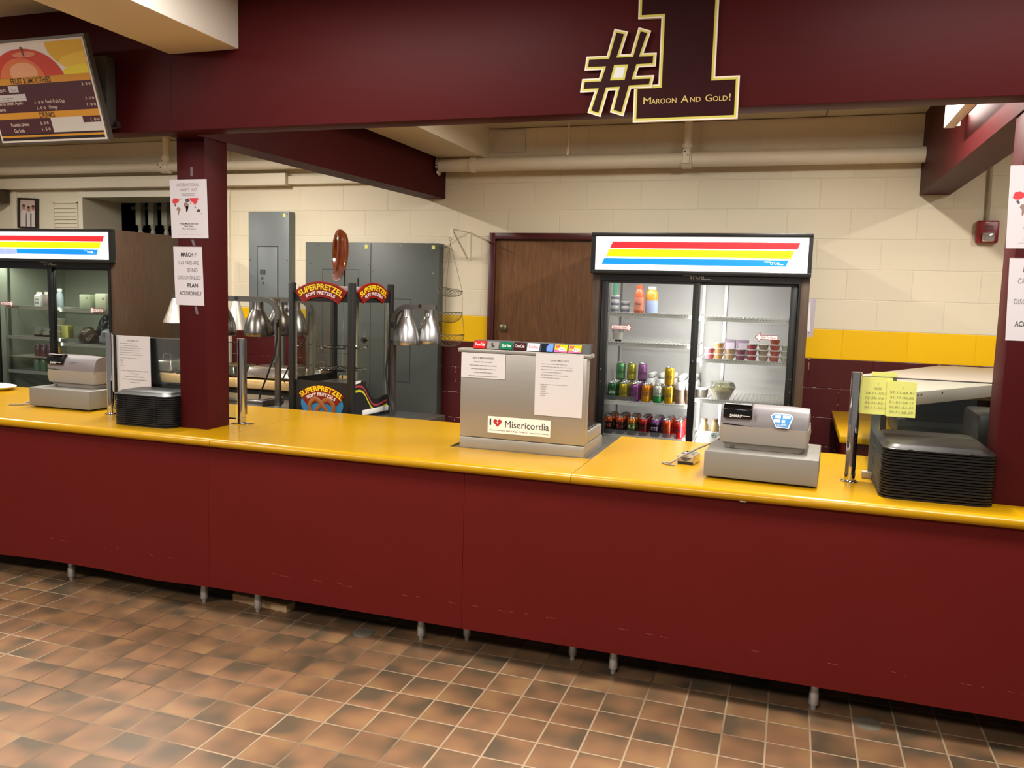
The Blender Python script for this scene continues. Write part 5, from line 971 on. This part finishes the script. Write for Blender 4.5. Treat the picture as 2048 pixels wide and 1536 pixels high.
# hot food table and chafing dishes
t = thing('wooden_counter', 'butcher block topped food table along the back left', 'table', (-3.1, 2.0, 0)); b = MB(t).m(M_butcher); b.box(-3.78, -2.10, 1.70, 2.38, .888, .951, .006); b.build('table_top', t)
b = MB(t).m(M_cabdark); b.box(-3.75, -2.12, 1.80, 2.34, .0, .887); b.build('table_body', t)
def chafer(x0, x1, y0, y1, h, label, handle=True, dark=False):
    t = thing('chafing_dish', label, 'chafing dish', ((x0+x1)/2, (y0+y1)/2, .952), group='chafing dishes on the wooden food table'); w, d = (x1-x0)/2, (y1-y0)/2
    m_ = mat('chafer_dark', '5e5c54', .3, metal=.9) if dark else mat('chafer_bright', 'cfcac0', .2, metal=.95)
    b = MB().m(m_); b.box(-w, w, -d, d, .016, .03, .003); 
    for s1 in (-1, 1): b.m(M_blackm).box(s1*(w-.02)-.012, s1*(w-.02)+.012, -d+.005, d-.005, 0, .016)
    b.build('pan_rim', t)
    b = MB().m(m_); A = [(-w+.012, -d+.012), (w-.012, -d+.012), (w-.012, d-.012), (-w+.012, d-.012)]; lo = [b.v(x, y, .0305) for x, y in A]; hi = [b.v(x*.90, y*.86, .030+h) for x, y in A]; fs = [b.f(hi)]
    for k in range(4): fs.append(b.f([lo[k], lo[(k+1) % 4], hi[(k+1) % 4], hi[k]]))
    b.bev(fs, .012, 3); b.build('lid', t)
    if handle: b = MB().m(M_blackm if dark else M_chrome); b.tube([(-.035, 0, .030+h), (-.035, 0, .06+h), (-.025, 0, .068+h), (.025, 0, .068+h), (.035, 0, .06+h), (.035, 0, .030+h)], .004, 8); b.build('lid_handle', t)
chafer(-3.70, -3.36, 1.76, 2.06, .065, 'bright chafing dish left of the left pillar')
chafer(-3.33, -2.78, 1.76, 2.10, .05, 'dull chafing dish behind the chrome post by the left pillar', dark=True)
chafer(-2.70, -2.30, 1.74, 2.02, .062, 'bright chafing dish under the large curved heat lamp')
chafer(-2.28, -2.12, 1.86, 2.14, .062, 'bright chafing dish seen through the pretzel warmer glass')
b = MB().m(M_steel2); b.box(-2.62, -2.15, 1.2, 1.45, .8455, .885, .004); b.box(-2.60, -2.17, 1.22, 1.43, .885, .889); b.build('steel_pan', label='shallow steel pan on the table under the large curved heat lamp', cat='pan')

# ---------------------------------------------------------------- back wall fittings
def screw(b, x, y, z, r=.006): b.disc((x, y, z), (1, 0, 0), (0, 0, 1), r, 8)
t = thing('breaker_box', 'light grey electrical panel on the cream wall', 'electrical panel', (-3.07, WY, 1.3)); b = MB(t).m(M_cabgrey); b.box(-3.268, -2.874, 2.60, WY-.001, 1.30, 2.251, .003); b.build('cover', t)
b = MB(t).m(M_cabgrey); b.box(-3.175, -2.985, 2.594, 2.5995, 1.36, 1.960, .002); b.build('panel_door', t)
b = MB(t).m(M_ink); b.box(-3.182, -2.978, 2.5985, 2.5996, 1.353, 1.967); b.box(-3.15, -3.10, 2.5925, 2.5938, 1.73, 1.77); b.m(M_steel2); b.box(-3.145, -3.105, 2.5915, 2.5924, 1.735, 1.765); screw(b, -3.13, 2.5905, 1.70, .012); screw(b, -3.12, 2.5900, 1.66, .010)
for x in (-3.25, -2.89):
    for z in (1.85, 2.23): screw(b, x, 2.599, z)
b.m(M_note); b.box(-2.93, -2.905, 2.5985, 2.5995, 2.205, 2.235); b.build('lock_and_labels', t)
t = thing('electrical_cabinet', 'wide dark grey electrical cabinet behind the pretzel warmer', 'electrical cabinet', (-2.12, WY, .5)); b = MB(t).m(M_cabdark); b.box(-2.717, -1.521, 2.60, WY-.001, .45, 2.003, .003); b.build('cover', t)
b = MB(t).m(M_ink); b.box(-2.117, -2.113, 2.5985, 2.5999, .46, 1.998)
for x0, x1, z0, z1 in ((-2.557, -2.221, 1.10, 1.787), (-1.99, -1.757, .90, 1.563)):
    for a in ((x0, x1, z1-.003, z1), (x0, x1, z0, z0+.003), (x0, x0+.003, z0, z1), (x1-.003, x1, z0, z1)): b.box(a[0], a[1], 2.5985, 2.5999, a[2], a[3])
    b.box(x1-.012, x1-.004, 2.594, 2.599, z1-.13, z1-.07)
b.m(M_steel2)
for x, z in ((-2.60, 1.98), (-2.67, 1.83), (-2.14, 1.83), (-2.10, 1.78), (-1.57, 1.77), (-1.85, 1.98), (-1.62, 1.2)): screw(b, x, 2.598, z)
b.m(M_note); b.box(-2.17, -2.143, 2.5985, 2.5995, 1.955, 1.985); b.box(-1.585, -1.558, 2.5985, 2.5995, 1.955, 1.985); b.build('seams_and_labels', t)
t = thing('wireway', 'long cream wireway box under the left pipe', 'conduit', (-5, WY, 2.46)); b = MB(t).m(M_cream); b.box(-6.5, -2.897, 2.58, WY-.032, 2.465, 2.56, .003); b.build('box', t); b = MB(t).m(M_cream); b.box(-2.896, -1.70, 2.62, WY-.001, 2.475, 2.54, .003); b.build('narrow_box', t)
b = MB().m(M_cream); b.tube([(-1.512, 2.545, 2.583), (1.846, 2.545, 2.583)], .05, 18); b.build('ceiling_pipe', label='fat cream pipe along the top of the back wall between the maroon beams', cat='pipe')
b = MB().m(M_cream); b.tube([(-7.5, 2.55, 2.628), (-1.69, 2.55, 2.622)], .040, 16); b.build('ceiling_pipe', label='cream pipe along the wall left of the left maroon beam', cat='pipe')
b = MB().m(M_chrome); b.tube([(-1.512, 2.545, 2.583), (-1.500, 2.545, 2.583)], [.075, .06], 20); b.build('pipe_flange', label='chrome flange where the fat pipe meets the left beam', cat='pipe flange')
t = thing('drop_pipe', 'vertical cream pipe joining the fat pipe above the drinks cooler', 'pipe', (.353, 2.545, 2.63)); b = MB(t).m(M_cream); b.tube([(.353, 2.545, 2.62), (.353, 2.545, 2.869)], .028, 14); b.tube([(.353, 2.545, 2.66), (.353, 2.545, 2.69)], .038, 14); b.build('pipe', t)
b = MB(t).m(M_cream); b.tube([(.32, 2.545, 2.583), (.386, 2.545, 2.583)], .060, 18); b.box(.33, .376, 2.478, 2.50, 2.55, 2.645, .004); b.build('clamp', t)
b = MB(t).m(M_ink); [b.disc((.345+.02*k, 2.477, 2.63-.025*(k % 2)), (1, 0, 0), (0, 0, 1), .005, 8) for k in range(2)]; b.build('clamp_bolt', t)
t = thing('drop_pipe', 'vertical cream pipe joining the left pipe beside the left pillar', 'pipe', (-4.06, 2.55, 2.66)); b = MB(t).m(M_cream); b.tube([(-4.06, 2.55, 2.65), (-4.06, 2.55, 2.869)], .030, 14); b.tube([(-4.06, 2.55, 2.68), (-4.06, 2.55, 2.71)], .038, 14); b.build('pipe', t)
b = MB(t).m(M_cream); b.tube([(-4.10, 2.55, 2.625), (-4.02, 2.55, 2.625)], .054, 18); b.build('clamp', t); b = MB(t).m(M_ink); [b.disc((-4.10+.025*k, 2.494, 2.635-.02*(k % 2)), (1, 0, 0), (0, 0, 1), .006, 8) for k in range(3)]; b.build('clamp_bolt', t)
b = MB().m(M_cream); b.tube([(-.50, 2.545, 2.63), (-.50, 2.545, 2.869)], .006, 8); b.tube([(-.505, 2.545, 2.635), (-.50, 2.545, 2.69)], .014, 8); b.build('pipe_hanger', label='thin hanger rod above the middle of the fat pipe', cat='pipe hanger')
b = MB().m(M_cream); b.tube([(-1.25, 2.545, 2.583), (-1.21, 2.545, 2.583)], .058, 18); b.box(-1.245, -1.215, 2.53, 2.56, 2.635, 2.66); b.build('pipe_clamp', label='cream clamp on the fat pipe below the boxed soffit', cat='pipe clamp')
b = MB().m(mat('white_patch', 'd8cfc4', .5)); b.box(-1.131, -.871, WY-.012, WY-.001, 2.69, 2.855, .002); b.build('access_panel', label='small white access panel high on the back wall', cat='access panel')
# door
dr = MB().m(M_door); dr.box(-1.073, -.10, 2.665, WY-.002, .01, 2.034); dr = dr.build('door_1', kind='structure', smooth=0); dr['label'] = 'brown oak veneer door in a maroon frame behind the dispenser'
b = MB().m(mat('frame_maroon', '4a1a1a', .35)); b.box(-1.123, -1.073, 2.63, WY-.001, 0, 2.087, .003); b.box(-1.073, -.06, 2.63, WY-.001, 2.04, 2.087, .003); b.box(-.10, -.05, 2.63, WY-.001, 0, 2.087, .003); b.build('door_frame', dr)
b = MB().m(mat('brass_dull', '8c8468', .35, metal=.8)); b.tube([(-1.0, 2.664, 1.364), (-1.0, 2.655, 1.364), (-1.0, 2.650, 1.364)], [.030, .030, .022], 20); b.box(-1.003, -.997, 2.646, 2.65, 1.355, 1.375); b.build('door_lock', dr)
# bracket with hanging baskets
t = thing('wall_bracket', 'cream triangular wall bracket holding the wire baskets', 'bracket', (-1.31, 2.69, 1.88)); b = MB(t).m(M_cream); b.box(-1.330, -1.295, 2.682, WY-.001, 1.875, 2.10); b.box(-1.322, -1.303, 2.34, 2.682, 2.09, 2.096); b.box(-1.322, -1.303, 2.34, 2.346, 2.03, 2.09)
A = [b.v(x, y, z) for x in (-1.316, -1.309) for y, z in ((2.35, 2.09), (2.375, 2.09), (2.682, 1.90), (2.682, 1.88))]; 
for q in ((0, 1, 2, 3), (7, 6, 5, 4), (0, 4, 5, 1), (1, 5, 6, 2), (2, 6, 7, 3), (3, 7, 4, 0)): b.f([A[i] for i in q])
b.build('bracket_arm', t)
t = thing('hanging_basket', 'three-tier hanging wire fruit basket by the dark grey cabinet', 'basket', (-1.315, 2.345, 1.20)); mw = mat('dark_wire', '6f6552', .5, metal=.4); bx, by = -1.315, 2.33
b = MB(t).m(mw); b.tube([(bx, by, 2.028), (bx+.012, by, 2.016), (bx, by, 2.0), (bx-.012, by, 2.015), (bx-.004, by, 2.03)], .0022, 6); b.build('hook', t)
def chain(b, p, q):
    p, q = Vector(p), Vector(q); n = max(2, int((q-p).length/.014))
    for i in range(n):
        c = p+(q-p)*((i+.5)/n); d = (q-p).normalized()*.0075; s = Vector((.0030, 0, 0)) if i % 2 else Vector((0, .0030, 0)); b.tube([c-d, c+s, c+d, c-s], .0011, 4, True)
tiers = [(1.65, .098, .055, -.015), (1.478, .101, .075, 0), (1.310, .118, .085, .004)]; top = (bx, by, 1.99)
for ti, (z, r, dp, tl) in enumerate(tiers):
    b = MB(t).m(mw); ringp = lambda f, k, n=28: (bx+f*math.cos(2*PI*k/n), by+f*math.sin(2*PI*k/n))
    b.tube([(ringp(r, k)[0], ringp(r, k)[1], z+tl*math.cos(2*PI*k/28)) for k in range(28)], .0022, 5, True)
    for dirn in (1, -1):
        for k in range(20):
            pts = []
            for j in range(6): f = j/5; a = 2*PI*k/20+dirn*f*1.2; rr_ = r*math.cos(f*PI/2*.86); pts.append((bx+rr_*math.cos(a), by+rr_*math.sin(a), z+tl*math.cos(a)*(1-f)-dp*math.sin(f*PI/2)))
            b.tube(pts, .0010, 4)
    b.tube([(ringp(r*.22, k, 12)[0], ringp(r*.22, k, 12)[1], z-dp) for k in range(12)], .002, 4, True); b.build('wire_bowl', t)
    for k in range(3):
        b = MB(t).m(mw); a = 2*PI*k/3+.15; q = (bx+r*math.cos(a), by+r*math.sin(a), z+tl*math.cos(a))
        p = top if ti == 0 else (bx+tiers[ti-1][1]*math.cos(a), by+tiers[ti-1][1]*math.sin(a), tiers[ti-1][0]+tiers[ti-1][3]*math.cos(a)); chain(b, p, q); b.build('chain', t)
# fire alarm
t = thing('fire_alarm', 'red fire alarm horn strobe on the cream wall at the right', 'fire alarm', (2.255, WY, 2.03)); b = MB(t).m(mat('alarm_red', '8e1f22', .35)); b.box(2.192, 2.318, 2.635, WY-.001, 2.036, 2.178, .010, 3); b.build('housing', t)
b = MB(t).m(mat('alarm_grille', '5a1418', .5)); [b.box(2.235, 2.285, 2.6325, 2.6345, 2.118+.007*k, 2.121+.007*k) for k in range(5)]; b.build('grille', t)
b = MB(t).m(mat('strobe', 'cfcac4', .08, metal=.5)); b.box(2.222, 2.292, 2.61, 2.634, 2.045, 2.10, .008); b.build('strobe_lens', t)
b = MB(t).m(M_white); b.text('FIRE', (2.255, 2.6335, 2.16), .013, bold=.01, fit=.03); b.build('lettering', t)
b = MB().m(mat('conduit_cream', 'a99c80', .5)); b.tube([(2.252, 2.67, 2.179), (2.240, 2.67, 2.869)], .012, 10); b.build('conduit', label='thin vertical conduit above the fire alarm', cat='conduit')
# framed photo
t = thing('framed_photo', 'dark framed photo of three people in white hung on the left wall', 'picture', (-5.75, 2.68, 2.1)); b = MB(t).m(mat('frame_dark', '241a16', .3))
def rot(u, v): a = math.radians(-2.5); return (-5.753+u*math.cos(a)-v*math.sin(a), 2.25+u*math.sin(a)+v*math.cos(a))
def bar(b, u0, u1, v0, v1, y0, y1): b.prism([rot(u0, v0), rot(u1, v0), rot(u1, v1), rot(u0, v1)], y0, y1)
for q in ((-.115, .115, .125, .14), (-.115, .115, -.14, -.125), (-.115, -.10, -.125, .125), (.10, .115, -.125, .125)): bar(b, *q, 2.645, 2.679)
b.build('frame', t); b = MB(t).m(mat('photo_pink', 'cdb6ac', .4)); bar(b, -.10, .10, -.125, .125, 2.662, 2.678)
for u, v in ((-.055, .055), (.005, .042), (.06, .052)):
    b.m(mat('photo_shirt', 'd8cfc8', .5)); b.poly([(x, 2.6612, z) for x, z in (rot(u-.035, -.122), rot(u+.035, -.122), rot(u+.034, v-.045), rot(u+.012, v-.028), rot(u-.012, v-.028), rot(u-.034, v-.045))])
    b.m(mat('photo_skin', 'a87868', .5)); b.poly([(*[rot(u+.017*math.cos(2*PI*k/14), v+.024*math.sin(2*PI*k/14))[0]], 2.6606, rot(u+.017*math.cos(2*PI*k/14), v+.024*math.sin(2*PI*k/14))[1]) for k in range(14)])
    b.m(mat('photo_hair', '4a3430', .5)); b.poly([(rot(u+.019*math.cos(PI*k/10), v+.006+.022*math.sin(PI*k/10))[0], 2.66, rot(u+.019*math.cos(PI*k/10), v+.006+.022*math.sin(PI*k/10))[1]) for k in range(11)])
b.build('photograph', t)
t = thing('wall_louver', 'cream louvered vent panel between the photo and the opening', 'vent', (-5.31, 2.68, 1.9)); b = MB(t).m(MC['painted_board'] if 'painted_board' in MC else M_cream)
for k in range(9): z = 2.325-.034*k; b.prism([(2.679, z), (2.672, z-.002), (2.668, z-.030), (2.679, z-.030)], -5.445, -5.185, 'x')
b.build('slats', t); b = MB(t).m(M_cream); b.box(-5.457, -5.447, 2.668, 2.679, 2.0, 2.352); b.box(-5.183, -5.173, 2.668, 2.679, 2.0, 2.352); b.box(-5.457, -5.173, 2.668, 2.679, 2.342, 2.352); b.build('frame', t)
M_bal = mat('baluster_white', 'a9a592', .5)
proto = None
for k, x in enumerate((-4.931, -4.783, -4.625, -4.486, -4.34, -4.195, -4.05)):
    lab = f'white turned baluster in the dark opening, {["first","second","third","fourth","fifth","sixth","seventh"][k]} from the left'
    if proto is None:
        b = MB().m(M_bal); b.box(-.030, .030, -.030, .030, .62, .86); b.lathe([(.022, .0), (.020, .10), (.014, .22), (.016, .36), (.022, .42), (.015, .43), (.021, .445), (.014, .46), (.022, .50), (.025, .53), (.022, .56), (.016, .58), (.025, .592), (.018, .602), (.026, .612), (.026, .622)], seg=16)
        proto = b.build('baluster', label=lab, cat='baluster', group='white balusters'); proto.location = (x, 3.19, 1.565)
    else: o = proto.copy(); C.objects.link(o); o.location = (x, 3.19, 1.565); o['label'] = lab
b = MB().m(M_bal); b.box(-5.11, -3.72, 3.145, 3.235, 1.50, 1.564); b.build('baluster_rail', label='rail under the balusters in the dark opening', cat='rail')
b = MB().m(M_bal); b.box(-5.11, -3.72, 3.26, 3.29, 2.34, 2.372); b.build('back_rail', label='pale strip behind the tops of the balusters', cat='rail')
b = MB().m(mat('dark_brown_box', '4a3a26', .5)); b.box(-6.35, -5.98, 2.45, WY-.032, 2.34, 2.462); b.build('brown_box', label='brown box corner at the far left under the pipe', cat='box')

# ---------------------------------------------------------------- right-hand equipment
t = thing('pass_through_shelf', 'angled stainless overshelf behind the right sneeze guard', 'shelf', (1.75, 1.1, .90)); z0, z1 = 1.19, 1.25
pl_ = [(1.437, .335), (2.45, 1.76), (2.62, 2.5), (2.02, 2.5), (1.491, 1.477)]
b = MB(t).m(mat('overshelf_top', 'b9aea2', .45, metal=.3)); b.prism(pl_, z0, z1, 'z', .003); b.build('shelf_box', t)
b = MB(t).m(M_ink); d = Vector((2.45-1.437, 1.76-.335, 0)).normalized(); nn = Vector((d.y, -d.x, 0))
for f in (.32, .345, .50): p = Vector((1.437, .335, 1.235))+d*f*1.2+nn*.0012; b.poly([p-d*.006-Vector((0, 0, .004)), p+d*.006-Vector((0, 0, .004)), p+d*.006+Vector((0, 0, .004)), p-d*.006+Vector((0, 0, .004))])
b.build('shelf_slots', t)
b = MB(t).m(M_steel2); b.box(1.450, 1.482, .345, .365, .93, 1.189); b.build('leg', t)
b = MB(t).m(mat('foot_beige', 'b9a88c', .5, metal=.2)); b.box(1.428, 1.500, .33, .375, .9005, .929, .003); b.build('leg_foot', t)
b = MB(t).m(M_steel2); b.box(1.60, 1.63, 1.50, 1.52, .9, 1.189); b.build('leg', t)
t = thing('yellow_counter', 'small piece of yellow counter behind the chrome post at the right', 'counter', (1.9, 2.2, 0)); b = MB(t).m(M_yel); b.box(1.40, 3.0, 1.50, 2.62, .858, .899, .006); b.build('counter_top', t); b = MB(t).m(M_maroon); b.box(1.44, 3.0, 1.56, 2.60, .1, .857); b.build('counter_body', t)
t = thing('food_warmer', 'slate grey countertop food warmer with black well behind the brown trays', 'food warmer', (1.98, 1.85, .90)); b = MB(t).m(mat('slate_metal', '59625f', .35, metal=.5)); b.box(1.70, 2.35, 1.62, 2.1, .9, 1.0, .01); b.prism([(1.98, 1.0), (2.1, 1.0), (2.1, 1.10), (1.95, 1.10)], 1.72, 2.33, 'x'); b.build('body', t)
b = MB(t).m(mat('warmer_lip', 'a8a08c', .4, metal=.4)); b.box(1.68, 2.37, 1.90, 2.12, 1.1005, 1.118, .004); b.build('top_lip', t); b = MB(t).m(M_black); b.box(1.74, 2.31, 1.60, 1.90, 1.0005, 1.02, .006); b.build('black_well', t)
t = thing('black_equipment', 'black equipment edge beside the right pillar behind the glass', 'appliance', (1.95, .7, .90)); b = MB(t).m(M_black); b.box(1.90, 2.3, .62, .95, .9003, 1.17, .02); b.build('body', t)
t = thing('curved_tray_cover', 'black curved tray cover on the counter behind the brown trays', 'cover', (1.75, .72, .90)); b = MB(t).m(mat('cover_black', '1f2223', .3)); hp = [(.16*math.cos(PI*k/12), .09*math.sin(PI*k/12)) for k in range(13)]; b.prism([(1.70+x, .9003+z) for x, z in hp], .60, .85, 'y'); b.build('cover', t)
# ---------------------------------------------------------------- floor items
b = MB(T=Matrix.Translation((-1.385, .12, 0)) @ Matrix.Rotation(-.10, 4, 'Z')).m(mat('raw_wood', 'c9a77c', .7, noise=.15, nscale=5, stretch=(1, 8, 8))); b.box(-.175, .175, -.035, .035, 0.0005, .04, .002); b.build('wood_block', label='short piece of raw lumber under the counter', cat='lumber')
for x, y, r, lb in ((-.74, -.002, .052, 'round steel floor cleanout in front of the middle cabinet'), (-.738, .225, .045, 'round steel floor cleanout in the shadow under the middle cabinet'), (1.488, -.03, .052, 'round steel floor cleanout in front of the right cabinet')):
    b = MB().m(mat('cleanout', '8d8272', .45, metal=.3, noise=.2, nscale=20)); b.lathe([(0, .0002), (r, .0002), (r, .002), (r-.006, .0028), (0, .0022)], (x, y, 0), 28); b.build('floor_cleanout', label=lb, cat='floor cleanout')
b = MB().m(M_steel2); b.tube([(.96, -.130, .857), (.985, -.130, .857)], .003, 6); b.build('counter_clip', label='tiny metal clip under the counter edge below the right register', cat='clip')
# unseen black side walls added to keep stray light out of the opening
b = MB().m(M_dark); b.box(-6.5, -6.45, 3.13, 3.9, 0, 2.87); b.box(-2.7, -2.65, 3.13, 3.9, 0, 2.87); b.build('wall_light_block', kind='structure', smooth=0)
